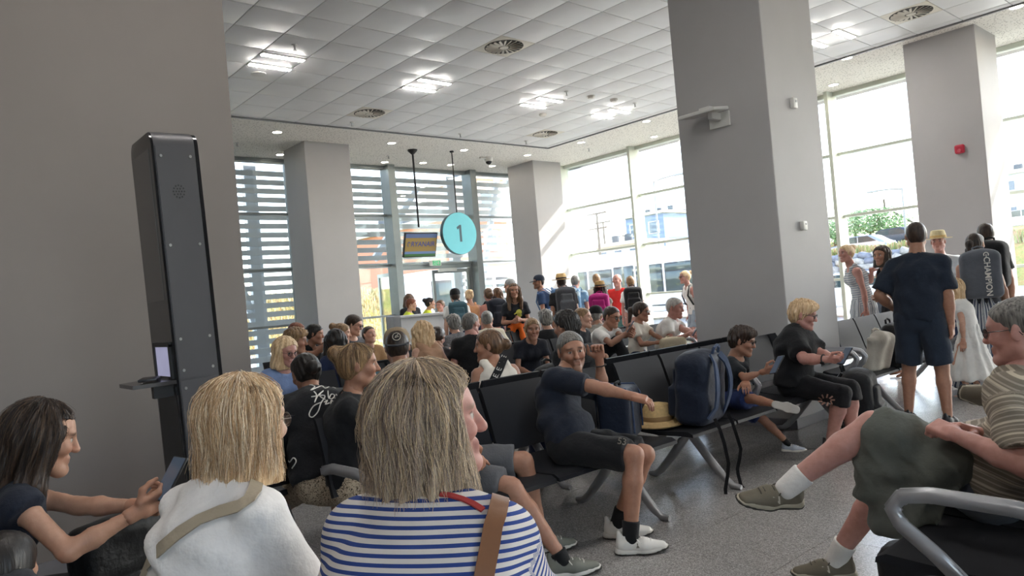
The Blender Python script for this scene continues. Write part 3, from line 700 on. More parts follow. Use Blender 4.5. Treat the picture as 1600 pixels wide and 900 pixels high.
xs = [14.7, 18, 22, 26, 30, 34, 38, 40.2, 40.8, 41.4, 42, 42.6, 43.5]+[45+2.5*i for i in range(36)]; ys = [-60+3*i for i in range(24)]+[12+1.5*i for i in range(30)]+[57+4*i for i in range(20)]
xs = [-40, -30, -20, -12, -6, 0, 4, 8, 12]+xs
V = [(x, y, hgt(x, y)) for x in xs for y in ys]; ny = len(ys)
Q = [(i*ny+j, (i+1)*ny+j, (i+1)*ny+j+1, i*ny+j+1) for i in range(len(xs)-1) for j in range(ny-1)]
gm = np_mesh('ground', V, Q); gm.materials.append(groundmat()); gm.materials.append(EARTH)
for p in gm.polygons:
    if p.center.z > .0: p.material_index = 1
g_ = struct(obj('ground', gm))
# rubble retaining wall
stone_me = []
for k_ in range(4):
    V_, Q_ = sdf_mesh([rbox((0, 0, 0), (.2+.06*k_, .12, .14), .06, R=Euler((k_, .3*k_, 0)).to_matrix() and None)], .11, post=wrinkle(.03, 6, k_)); stone_me.append(np_mesh('stone', V_, Q_, False))
ST = [mat('stone_bluegrey', '757982', .9, 0, .3, 4), mat('stone_pale', '9a9892', .9, 0, .3, 4)]
rw = empty('rock_wall', (40.5, 16, 0), label='rubble stone retaining wall below the roadside grass', cat='stone wall')
for i, me in enumerate(stone_me): me.materials.append(ST[i % 2])
for r in range(7):
    for c_ in range(17 if r else 17):
        o = bpy.data.objects.new('stone', random.choice(stone_me)); o.location = (.25+r*.2+random.uniform(-.06, .06), -4.6+c_*.56+(r % 2)*.28+random.uniform(-.06, .06), .08+r*.33)
        o.rotation_euler = (random.uniform(-.3, .3), random.uniform(-.4, .2), 1.57+random.uniform(-.4, .4)); link(o, rw)
# dry grass tufts
def tufts(name, label, pts, h, cols, nb=7):
    V_, Q_, C_ = [], [], []
    for x, y, z in pts:
        for _ in range(nb):
            a = random.uniform(0, 6.28); hh = h*random.uniform(.5, 1.2); w_ = hh*.09; px, py = x+random.uniform(-.25, .25), y+random.uniform(-.25, .25)
            dx, dy = math.cos(a), math.sin(a); lx, ly = random.uniform(-.3, .3)*hh, random.uniform(-.3, .3)*hh; n = len(V_)
            V_ += [(px-dx*w_, py-dy*w_, z-.05), (px+dx*w_, py+dy*w_, z-.05), (px+dx*w_*.3+lx, py+dy*w_*.3+ly, z+hh), (px-dx*w_*.3+lx, py-dy*w_*.3+ly, z+hh)]
            Q_.append((n, n+1, n+2, n+3)); c_ = srgb(random.choice(cols)); C_ += [c_]*4
    me = np_mesh(name, V_, Q_, False); set_col(me, C_); return tag(obj(name, me, STRAND), label, 'grass', kind='stuff')
pts = []
for _ in range(4200):
    x, y = random.uniform(8, 24), random.uniform(24.6, 29); pts.append((x, y, hgt(x, y)))
tufts('dry_grass', 'dry yellow grass on the bank beyond the gate door', pts, .2, ['b3a67a', 'a3946a', 'c2b890', '8a9066', 'b0906a'])
pts = []
for _ in range(2200):
    x, y = random.uniform(42.3, 47), random.uniform(8, 24); pts.append((x, y, hgt(x, y)))
tufts('roadside_grass', 'green and orange roadside grass above the rock wall', pts, .45, ['8f9a5a', 'a6a66c', 'b58f6c', 'bda488', '7f9058'])
pts = []
for _ in range(1500):
    x, y = random.uniform(44, 60), random.uniform(26, 50); pts.append((x, y, hgt(x, y)))
tufts('hillside_scrub', 'orange scrub on the hillside above the bus roof', pts, .6, ['c9803e', 'b7a070', '9aa05c', 'c8b898'])
# vehicles --------------------------------------------------------------
VW = mat('vehicle_white', 'e6e7e8', .3, 0, .02); VG = mat('vehicle_glass', '39484a', .08, 0, .1); TYRE = mat('tyre', '1e1e20', .8); VK = mat('vehicle_black_trim', '2b2d30', .5)
bus = empty('apron_bus', (26, 14.5, -.15), label='white airport bus parked outside the right window', cat='bus')
B().bb(0, 2.6, 0, 15, .35, 3.05, bev=.16).build('body', VW, bus); B().bb(.3, 2.3, 3, 11, 3.04, 3.25, bev=.05).build('roof_unit', VW, bus)
y = .6
for k_, wd in enumerate([1.5, 1.2, 1.5, 1.5, 1.2, 1.5, 1.5, 1.2, 1.5]):
    if k_ in (1, 4, 7):
        d_ = bpy.data.objects.new('bus_door', None); link(d_, bus); B().bb(-.03, .02, y, y+wd, .45, 2.55, bev=.03).build('door_leaf', VK, d_)
        for s in (0, 1): B().bb(-.04, -.028, y+.06+s*wd/2, y+wd/2-.05+s*wd/2, .7, 2.45, bev=.02).build('door_glass', VG, d_)
    else:
        f_ = B().bb(-.02, .02, y, y+wd, 1.2, 2.5, bev=.04).build('window', VK, bus); B().bb(-.03, -.018, y+.06, y+wd-.06, 1.26, 2.1, bev=.03).build('pane', VG, f_); B().bb(-.03, -.018, y+.06, y+wd-.06, 2.15, 2.44, bev=.02).build('pane', VG, f_)
    y += wd+.12
for yy in (2.0, 12.6):
    B().cyl((-.01, yy, .48), (.3, yy, .48), .48, seg=24).build('wheel', TYRE, bus)
b = B(); b.bb(-.02, 2.62, .0, 15, .62, .68); b.build('rub_strip', VK, bus, smooth=False)
van = empty('white_van', (12.6, 18.6, -.15), label='white van parked right outside the gate door', cat='van')
vp = [(.0, .35), (5.4, .35), (5.4, 1.1), (4.6, 1.35), (3.9, 2.45), (3.6, 2.62), (.35, 2.62), (.12, 2.5), (.02, 1.4)]
b = B().prism(vp, 0, 1.95); me = b.mesh('body', True); bm2 = bmesh.new(); bm2.from_mesh(me); bmesh.ops.bevel(bm2, geom=bm2.edges[:], offset=.09, segments=3, affect='EDGES'); bm2.to_mesh(me); bm2.free(); obj('body', me, VW, van)
for x0, x1 in ((.28, 1.5), (1.62, 2.75), (2.9, 3.75)):
    f_ = B().bb(x0, x1, -.02, .03, 1.35, 2.28, bev=.06).build('window', VK, van); B().bb(x0+.07, x1-.06, -.03, -.015, 1.43, 2.2, bev=.04).build('pane', VG, f_)
for x0 in (.95, 4.4): B().cyl((x0, -.03, .36), (x0, .25, .36), .36, seg=20).build('wheel', TYRE, van)
def car(label, P, rz, m, s=1.):
    e = empty('parked_car', P, rz, label=label, cat='car'); e.scale = (s, s, s)
    cp = [(-2.1, .3), (2.1, .3), (2.15, .7), (1.9, .85), (1.1, .95), (.5, 1.42), (-1.0, 1.45), (-1.75, .98), (-2.1, .9)]
    me = B().prism(cp, -.85, .85).mesh('body', True); q = bmesh.new(); q.from_mesh(me); bmesh.ops.bevel(q, geom=q.edges[:], offset=.08, segments=2, affect='EDGES'); q.to_mesh(me); q.free(); obj('body', me, m, e)
    for sy in (-1, 1):
        b = B(); b.prism([(1.0, .97), (.45, 1.36), (-.2, 1.38), (-.2, .97)], sy*.84, sy*.87); b.prism([(-.28, .97), (-.28, 1.38), (-.95, 1.38), (-1.5, 1.0)], sy*.84, sy*.87); b.build('side_window', VG, e, smooth=False)
        for sx in (-1.3, 1.35): B().cyl((sx, sy*.7, .33), (sx, sy*.88, .33), .33, seg=18).build('wheel', TYRE, e)
for n, (px_, py_, d, rz, m, lab) in enumerate([(1345, 384, 50, 1.5, mat('car_silver', 'a9b0b8', .25, .5), 'silver car parked on the road above the rock wall'), (1325, 408, 24, 1.6, VW, 'white car just outside the window behind the blonde woman in the striped dress'),
        (1600, 372, 50, 1.5, mat('car_pale', 'c9ccd0', .25, .3), 'pale car at the right edge beyond the right column'), (1395, 383, 52, 1.5, mat('car_dark', '53565e', .25, .4), 'dark car on the road above the rock wall')]):
    P = atd(px_, py_, d); car(lab, (P[0], P[1], hgt(P[0], P[1]) if n != 1 else -.15), rz, m)
# poles, lamps, wires ---------------------------------------------------
WOOD = mat('weathered_pole', '6d655b', .9); GALV = mat('galvanised', '8f9597', .5, .5)
def pole(label, px_, py_, d, r=.13, arms=(), lamp=0, strut=0):
    P = atd(px_, py_, d); z0 = hgt(P[0], P[1]); H_ = P[2]-z0
    e = empty('street_lamp' if lamp else 'utility_pole', (P[0], P[1], z0), label=label, cat='street lamp' if lamp else 'utility pole')
    B().cyl((0, 0, -.3), (0, 0, H_), r, r*.65, 10).build('pole', GALV if lamp else WOOD, e)
    for dz in arms:
        B().box((0, 0, H_-dz), (.12, 2.0, .12)).build('crossarm', WOOD, e, smooth=False)
        for q in (-.85, -.3, .3, .85): B().cyl((0, q, H_-dz+.06), (0, q, H_-dz+.24), .05, seg=8).build('insulator', mat('insulator', '9a8f88', .4), e)
    if lamp: B().tube([(0, 0, H_-.1), (0, -lamp*.6, H_+.0), (0, -lamp*1.6, H_+.05)], .05).build('arm', GALV, e); B().box((0, -lamp*1.9, H_+.03), (.25, .7, .12), bev=.04).build('lamp_head', GALV, e)
    if strut: B().cyl((0, 0, H_*.8), (1.0, -strut, 0), .1, .1, 8).build('strut', WOOD, e)
    return Vector((P[0], P[1], P[2]))
t1 = pole('tall wooden utility pole with crossarm left in the right window', 932, 332, 58, arms=(.1, 1.3)); t2 = pole('second utility pole just right of the tall one', 942, 346, 72, arms=(.1,)); t3 = pole('short distant utility pole right of the pair', 976, 367, 88, arms=(.1,))
pole('street lamp in front of the blue-grey building', 1021, 282, 44, .08, lamp=1); pole('street lamp between the tall column and the right column', 1409, 293, 48, .08, lamp=-1)
t4 = pole('leaning-strut utility pole behind the green trees', 1381, 311, 60, arms=(), strut=3.5)
for n, (a, c_, off) in enumerate(((t1, t3, 0), (t1, t3, .85), (t4, t3, 0))):
    pts = [a.lerp(c_, q/10)-Vector((0, off, .2+1.2*math.sin(math.pi*q/10))) for q in range(11)]
    tag(B().tube(pts, .02, 5).build('power_line', mat('wire', '55585a', .7)), ['sagging power line between the far utility poles', 'lower power line between the far utility poles', 'power line running to the pole behind the trees'][n], 'wire')
# buildings -------------------------------------------------------------
def house(label, P, w_, d, h, m, rz=0, rows=2, cols=3, side=True):
    e = empty('building', P, rz, label=label, cat='building')
    B().bb(-d/2, d/2, -w_/2, w_/2, -1.5, h).build('wall', m, e, smooth=False); B().bb(-d/2-.3, d/2+.3, -w_/2-.3, w_/2+.3, h, h+.3).build('roof_slab', mat('roof_concrete', 'c6c1b6', .9), e, smooth=False)
    for r in range(rows):
        for c_ in range(cols):
            y = -w_/2+w_*(c_+.5)/cols; z = h*(r+.35)/rows
            f_ = B().bb(-d/2-.08, -d/2+.02, y-w_*.28/cols, y+w_*.28/cols, z, z+h*.42/rows).build('window', mat('window_white_frame', 'd6d8da', .5), e, smooth=False); B().bb(-d/2-.1, -d/2-.07, y-w_*.22/cols, y+w_*.22/cols, z+.08, z+h*.42/rows-.08).build('pane', mat('far_pane', '59697d', .2), f_, smooth=False)
    for k_ in range(3): B().cyl((0, -w_*.3+k_*w_*.3, h+.3), (0, -w_*.3+k_*w_*.3, h+1.0), .35, seg=12).build('water_tank', mat('tank_dark', '4f555c', .6), e)
    return e
P = atd(1034, 376, 85); house('blue-grey house on the hill behind the bus', (P[0], P[1], P[2]-.5), 5.5, 6, 3.4, mat('house_blue', '8194b4', .9), .0, 1, 2)
P = atd(1072, 374, 98); house('cream house with balconies on the hill behind the bus', (P[0], P[1], P[2]-.5), 6, 6, 3.6, mat('house_cream', 'd3cbb8', .9), .0, 2, 4)
P = atd(1598, 335, 60); house('pale blue building at the right edge beyond the column', (P[0], P[1], P[2]-1), 5, 6, 4.2, mat('house_pale', 'b6c3d6', .9), .0, 2, 3)
P = atd(640, 432, 44); house('long terracotta building behind the dry bank', (P[0], P[1], P[2]-.2), 5, 16, 2.6, mat('house_terracotta', 'c98e74', .9), math.radians(90), 1, 3)
P = atd(800, 430, 46); house('pale pink building outside right of the gate', (P[0], P[1]+3, 0), 4.6, 5, 9, mat('house_pink', 'd9c3b4', .9), math.radians(90), 3, 2)
P = atd(985, 398, 62); house('low white shed on the hillside above the bus', (P[0], P[1], P[2]-.6), 5, 3, 1.4, mat('house_white', 'd8d9d6', .9), 0, 1, 3)
# trees -----------------------------------------------------------------
leafc = ['6f8f5a', '86a86a', '9db87a', '5f7f55', '7d9c6c']
def tree(label, px_, py_, d, w_, n=2200, s=.16):
    P = atd(px_, py_, d); z0 = hgt(P[0], P[1]); H_ = P[2]-z0; e = empty('tree', (P[0], P[1], z0), label=label, cat='tree', group='trees beyond the right window')
    b = B(); b.tube([(0, 0, -.2), (.05, .08, H_*.35), (0, .02, H_*.6)], [.16, .12, .07])
    for q in range(5): a = q*1.3; b.tube([(0, .03, H_*.4), (.4*w_*math.cos(a), .4*w_*math.sin(a), H_*.75)], [.07, .03], 6)
    b.build('trunk', mat('bark', '6b5c4c', .9), e)
    V_, Q_, C_ = [], [], []
    lob = [(random.uniform(-.3, .3)*w_, random.uniform(-.4, .4)*w_, H_*random.uniform(.5, .85), w_*random.uniform(.22, .4)) for _ in range(9)]
    for _ in range(n):
        lx, ly, lz, lr = random.choice(lob); v = Vector((random.gauss(0, 1), random.gauss(0, 1), random.gauss(0, 1))).normalized()*lr*random.uniform(.6, 1.05)
        c_ = Vector((lx, ly, lz))+v; c_.z = min(c_.z, H_*1.02); u = Vector((random.gauss(0, 1), random.gauss(0, 1), random.gauss(0, 1))).normalized(); t = u.orthogonal().normalized(); k0 = len(V_)
        a = s*random.uniform(.5, 1)
        V_ += [c_-u*a, c_-t*a*.4, c_+u*a, c_+t*a*.4]; Q_.append((k0, k0+1, k0+2, k0+3)); C_ += [srgb(random.choice(leafc))]*4
    me = np_mesh('foliage', V_, Q_, False); set_col(me, C_); tag(obj('foliage', me, STRAND, e), kind='stuff')
tree('tree at the left of the group seen beside the grey column', 1303, 342, 58, 3.2); tree('pale green tree in the middle of the group beyond the window', 1358, 330, 56, 4.0, 3200); tree('low green tree right of the middle one beyond the window', 1388, 340, 60, 2.6); tree('dark tree between the two nearer trees', 1335, 340, 66, 3.4)
# ================================================================== people: templates
def rotm(yaw, pitch, roll):
    """columns = local x (face), y (left), z (up); yaw left+, pitch down+, roll to own right+"""
    return np.array(Matrix.Rotation(yaw, 3, 'Z') @ Matrix.Rotation(pitch, 3, 'Y') @ Matrix.Rotation(roll, 3, 'X'))
HEADS = {}
def head_template(res, kind):
    key = (res, kind)
    if key in HEADS: return HEADS[key]
    f = kind == 'f'; j = .92 if f else 1.
    pr = [ell((-.018, 0, .035), (.098, .077, .086), .02), ell((.028, 0, -.02), (.062, .060*j, .085), .03), ell((.03, 0, .045), (.055, .062, .05), .03),
          cone((.0, .052*j, -.06), (.068, .012, -.098), .024*j, .02, .03), cone((.0, -.052*j, -.06), (.068, -.012, -.098), .024*j, .02, .03),
          ell((.074, 0, -.1), (.024, .024*j, .02), .02),
          cone((.089, 0, .02), (.109, 0, -.022), .0075, .0105, .012), ell((.104, 0, -.027), (.014, .015, .01), .01),
          cone((.08, -.036, .029), (.08, .036, .029), .012 if not f else .009, .012 if not f else .009, .02),
          ell((.062, .042, -.02), (.03, .022, .024), .02), ell((.062, -.042, -.02), (.03, .022, .024), .02),
          cone((.088, -.016, -.0555), (.088, .016, -.0555), .0075, .0075, .01), cone((.086, -.014, -.068), (.086, .014, -.068), .0085, .0085, .01),
          cone((-.012, 0, -.04), (-.04, 0, -.17), .056 if not f else .047, .058 if not f else .05, .03)]
    for s in (1, -1): pr += [ell((-.008, s*.079, .0), (.02, .008, .033), .008, np.array(Matrix.Rotation(s*.35, 3, 'Z') @ Matrix.Rotation(-.2, 3, 'Y')))]
    sub = [ell((.103, .031, .008), (.018, .018, .012), .012), ell((.103, -.031, .008), (.018, .018, .012), .012), cone((.103, -.022, -.0618), (.103, .022, -.0618), .006, .006, .006)]
    F, lo = field(pr, res, sub)
    # eyes go in after the sockets are cut
    ax = [lo[i]+res*np.arange(F.shape[i]) for i in range(3)]; P = np.stack(np.meshgrid(*ax, indexing='ij'), -1)
    for s in (1, -1): F = np.minimum(F, np.linalg.norm(P-A(.0765, s*.031, .008), axis=-1)-.0125)
    V, Q = surfnet(F, lo, res)
    lip = np.exp(-((V[:, 2]+.0618)/.0075)**4-(V[:, 1]/.0225)**4)*(V[:, 0] > .075)
    brow = np.exp(-((V[:, 2]-.0315-.003*np.cos(V[:, 1]*60))/.0055)**4-((np.abs(V[:, 1])-.033)/.019)**4)*(V[:, 0] > .06)
    de = np.minimum(np.linalg.norm(V-A(.0765, .031, .008), axis=1), np.linalg.norm(V-A(.0765, -.031, .008), axis=1))
    eye = ((de < .0138) & (V[:, 0] > .078) & (np.abs(V[:, 2]-.008) < .0052)).astype(float)
    lash = ((de < .0165) & (V[:, 0] > .074) & (V[:, 2] > .012)).astype(float)*(1-eye)
    iris = eye*(np.hypot(np.abs(V[:, 1])-.031, V[:, 2]-.008) < .0062)
    cheek = np.exp(-((np.abs(V[:, 1])-.04)/.025)**2-((V[:, 2]+.025)/.03)**2)*(V[:, 0] > .04)+.8*np.exp(-(V[:, 1]/.016)**2-((V[:, 2]+.025)/.02)**2)*(V[:, 0] > .09)
    beard = ((V[:, 2] < -.035+.0*V[:, 0]) & (V[:, 2] > -.125) & (V[:, 0] > -.0)).astype(float)*(1-lip)
    HEADS[key] = (V, Q, dict(lip=lip, brow=brow, eye=eye, iris=iris, cheek=cheek, lash=lash, beard=beard)); return HEADS[key]
HAIRS = {}
def hair_template(style, res):
    key = (style, res)
    if key in HAIRS: return HAIRS[key]
    g = .0; groove = .0025; freq = 22
    def facecut(F, P, x0=.09, z0=.089, n=(.777, -.63)):
        return np.maximum(F, (P[..., 0]-x0)*n[0]+(P[..., 2]-z0)*n[1])
    cap = [ell((-.02, 0, .038), (.106, .086, .094), .02), ell((-.045, 0, -.01), (.072, .078, .08), .03), ell((.02, 0, .062), (.076, .076, .056), .02)]
    tight = [ell((-.018, 0, .036), (.103, .083, .091), .02), ell((-.042, 0, -.005), (.068, .077, .075), .03), ell((.018, 0, .058), (.073, .073, .054), .02)]
    def sides(F, P): return np.maximum(facecut(F, P), np.minimum(-.004-P[..., 2], P[..., 0]+.045))
    post = sides
    if style == 'short': pr = cap; groove = .0016; freq = 34
    elif style == 'crop': pr = [ell((-.019, 0, .037), (.1015, .0805, .0895), .02), ell((-.042, 0, -.005), (.069, .0755, .075), .03), ell((.018, 0, .058), (.0715, .072, .052), .02)]; groove = .001
    elif style == 'spiky': pr = cap+[ell((.0, 0, .085), (.085, .07, .05), .02)]; groove = .005; freq = 37
    elif style == 'tousled': pr = cap+[ell((.02, 0, .085), (.082, .085, .045), .03), ell((.05, .0, .075), (.045, .07, .03), .02)]; groove = .006; post = lambda F, P: facecut(F, P, .1, .062)
    elif style == 'balding': pr = [ell((-.04, 0, .0), (.075, .0805, .07), .02)]; groove = .001; post = lambda F, P: np.maximum(facecut(F, P, .03, .06), P[..., 2]-.07)
    elif style == 'bun': pr = tight+[ell((-.118, 0, .075), (.045, .05, .045), .02)]; groove = .002; post = lambda F, P: facecut(F, P, .088, .079, (.85, -.53))
    elif style == 'lowbun': pr = tight+[ell((-.13, 0, -.0), (.042, .048, .042), .02)]; groove = .002; post = lambda F, P: facecut(F, P, .088, .079, (.85, -.53))
    elif style == 'pony': pr = tight+[cone((-.11, 0, .03), (-.145, 0, .01), .025, .032, .02), cone((-.145, 0, .01), (-.15, 0, -.2), .034, .018, .02)]; groove = .002; post = lambda F, P: facecut(F, P, .088, .079, (.85, -.53))
    elif style == 'bob':
        pr = [ell((-.02, 0, .04), (.112, .096, .098), .02), cone((-.03, 0, .02), (-.022, 0, -.12), .092, .105, .04, lat=(0, 1, 0), s=1.12)]; groove = .005; freq = 13
        post = lambda F, P: np.maximum(np.maximum(F, np.minimum((P[..., 0]-.035)*.95+.08*(P[..., 2]-.06), -(P[..., 2]-.083)+.9*(P[..., 0]-.085))), -(P[..., 2]+.150))
    elif style in ('long', 'longwave'):
        pr = [ell((-.02, 0, .04), (.11, .092, .096), .02), cone((-.04, 0, .0), (-.075, 0, -.30), .08, .05, .04, lat=(0, 1, 0), s=1.45)]
        for s in (1, -1): pr += [cone((.02, s*.085, .03), (.0, s*.105, -.14), .028, .035, .03), cone((.0, s*.105, -.14), (.035, s*.1, -.3), .035, .022, .03)]
        groove = .005 if style == 'long' else .009; freq = 14
        post = lambda F, P: np.maximum(np.maximum(F, np.minimum((P[..., 0]-.06)*.95+.15*(P[..., 2]-.05), -(P[..., 2]-.083)+.9*(P[..., 0]-.085))), -np.maximum(np.maximum(.035-P[..., 0], np.abs(P[..., 1])-.068), P[..., 2]-.078))
    elif style == 'shoulder':
        pr = [ell((-.02, 0, .04), (.114, .1, .098), .02), cone((-.035, 0, .0), (-.03, 0, -.2), .104, .122, .05, lat=(0, 1, 0), s=1.2)]; groove = .006; freq = 12
        post = lambda F, P: np.maximum(np.maximum(F, np.minimum((P[..., 0]-.045)*.95+.1*(P[..., 2]-.06), -(P[..., 2]-.083)+.9*(P[..., 0]-.085))), -(P[..., 2]+.235+.02*np.sin(P[..., 1]*40)))
    def full(F, P):
        az = np.arctan2(P[..., 1], -P[..., 0]-.02); F = F+(groove*(np.sin(az*freq+2.*np.sin(P[..., 2]*25+az*3))+.6*np.sin(az*freq*2.3+P[..., 2]*30))).astype(np.float32)
        if style in ('spiky', 'tousled', 'longwave'): F = F+(groove*.8*np.sin(P[..., 0]*90)*np.sin(P[..., 1]*85)*np.sin(P[..., 2]*70+1)).astype(np.float32)
        return post(F, P)
    V, Q = sdf_mesh(pr, res, post=full); me = np_mesh('hair', V, Q); me.materials.append(None); HAIRS[key] = me; return me
HANDS = {}
def hand_template(pose, res=.0045):
    """left hand, wrist at origin, fingers +x, palm faces -z, thumb towards -y"""
    if (pose, res) in HANDS: return HANDS[(pose, res)]
    c1, c2, th, spread = {'relaxed': (22, 32, 35, .03), 'grip': (50, 55, 10, .02), 'fist': (80, 95, 0, .0), 'flat': (4, 6, 45, .05), 'point': (35, 45, 25, .02)}[pose]
    pr = [cone((-.03, 0, 0), (.02, 0, 0), .026, .026, .015, lat=(0, 1, 0), s=1.1), rbox((.05, 0, 0), (.034, .03, .006), .009, .012)]
    for y, L, r in ((.031, .058, .0075), (.0105, .074, .0085), (-.0105, .08, .0088), (-.032, .07, .0085)):
        p = A(.085, y, 0); d = A(1, y*spread*20, 0); d /= np.linalg.norm(d); a = 0
        for seg, fr in ((c1, .42), (c2, .32), (c2*.6, .26)):
            a += math.radians(seg); q = p+L*fr*A(d[0]*math.cos(a), d[1], -math.sin(a)); pr.append(cone(p, q, r, r*.93, .006)); p = q; r *= .93
    t = math.radians(th); p0 = A(.02, -.03, -.004); p1 = p0+.036*A(math.cos(.9), -math.sin(.9)*math.cos(t*.3), -.45); p2 = p1+.032*A(math.cos(.55-.4*(1-th/45)), -math.sin(.5*th/45), -.25)
    p3 = p2+.026*A(.95, -.1*th/45, -.15); pr += [cone(p0, p1, .0135, .0115, .012), cone(p1, p2, .011, .0095, .008), cone(p2, p3, .0095, .0075, .008)]
    V, Q = sdf_mesh(pr, res); HANDS[(pose, res)] = (V, Q); return V, Q
SHOES = {}
def shoe_template(kind, res=.009):
    """ankle joint at origin, toe +x, ground at z=-.085"""
    if kind in SHOES: return SHOES[kind]
    up = [cone((-.045, 0, -.045), (.06, 0, -.05), .036, .038, .03, lat=(0, 1, 0), s=1.05), cone((.06, 0, -.05), (.165, .004, -.062), .036, .024, .03, lat=(0, 1, 0), s=1.45), cone((-.03, 0, -.03), (-.012, 0, .012), .036, .036, .02), cone((-.058, 0, -.03), (-.062, 0, .025), .018, .012, .015)]
    V, Q = sdf_mesh(up, res, sub=[cone((-.015, 0, .0), (-.005, 0, .08), .03, .035, .008)], post=lambda F, P: np.maximum(F, -(P[..., 2]+.07))); mu = np_mesh('shoe', V, Q)
    so_ = [cone((-.05, 0, -.073), (.07, 0, -.073), .04, .042, .02, lat=(0, 1, 0), s=1.), cone((.07, 0, -.073), (.168, .004, -.07), .042, .03, .02, lat=(0, 1, 0), s=1.3)]
    V, Q = sdf_mesh(so_, res, post=lambda F, P: np.maximum(np.maximum(F, P[..., 2]+.058-.02*np.clip(P[..., 0]-.1, 0, 1)-.03*np.clip(-P[..., 0], 0, 1)), -(P[..., 2]+.086-.25*np.clip(P[..., 0]-.12, 0, 1)))); ms = np_mesh('sole', V, Q)
    V, Q = sdf_mesh([dict(p, ra=p['ra']+.003, rb=p['rb']+.003) for p in so_], .007, post=lambda F, P: np.maximum(np.maximum(F, P[..., 2]+.0765-.25*np.clip(P[..., 0]-.12, 0, 1)), -(P[..., 2]+.0875-.25*np.clip(P[..., 0]-.12, 0, 1)))); mo = np_mesh('outsole', V, Q)
    b = B()
    for q in range(5): x = .03+q*.018; z = -.002-q*.0045; b.tube([(x, -.026, z-.012), (x+.004, -.012, z), (x+.004, .012, z), (x, .026, z-.012)], .0032, 5)
    b.tube([(.026, 0, .0), (.03, .03, -.01), (.045, .042, -.03)], .0028, 5); b.tube([(.026, 0, .0), (.03, -.03, -.01), (.045, -.042, -.03)], .0028, 5)
    ml = b.mesh('laces', True)
    for m_ in (mu, ms, ml, mo): m_.materials.append(None)
    SHOES[kind] = (mu, ms, ml, mo); return SHOES[kind]
def slot(o, m): o.material_slots[0].link = 'OBJECT'; o.material_slots[0].material = m; return o
def ik(a, t, l1, l2, pole):
    a = np.asarray(a, float); t = np.asarray(t, float); d = t-a; L = np.linalg.norm(d); mx = (l1+l2)*.995
    if L > mx: t = a+d/L*mx; d = t-a; L = mx
    if L < abs(l1-l2)+.02: L = abs(l1-l2)+.02
    u = d/np.linalg.norm(d); x = (l1*l1-l2*l2+L*L)/(2*L); h = math.sqrt(max(0, l1*l1-x*x))
    p = np.asarray(pole, float); p = p-u*(p@u); p = p/(np.linalg.norm(p)+1e-9)
    return a+u*x+p*h, t
SKINT = {'light': 'cfa48f', 'fair': 'd8b4a2', 'tan': 'ab7f69', 'olive': 'b58d77', 'ruddy': 'c7958a', 'dark': '8f6a55'}
PEOPLE = {}
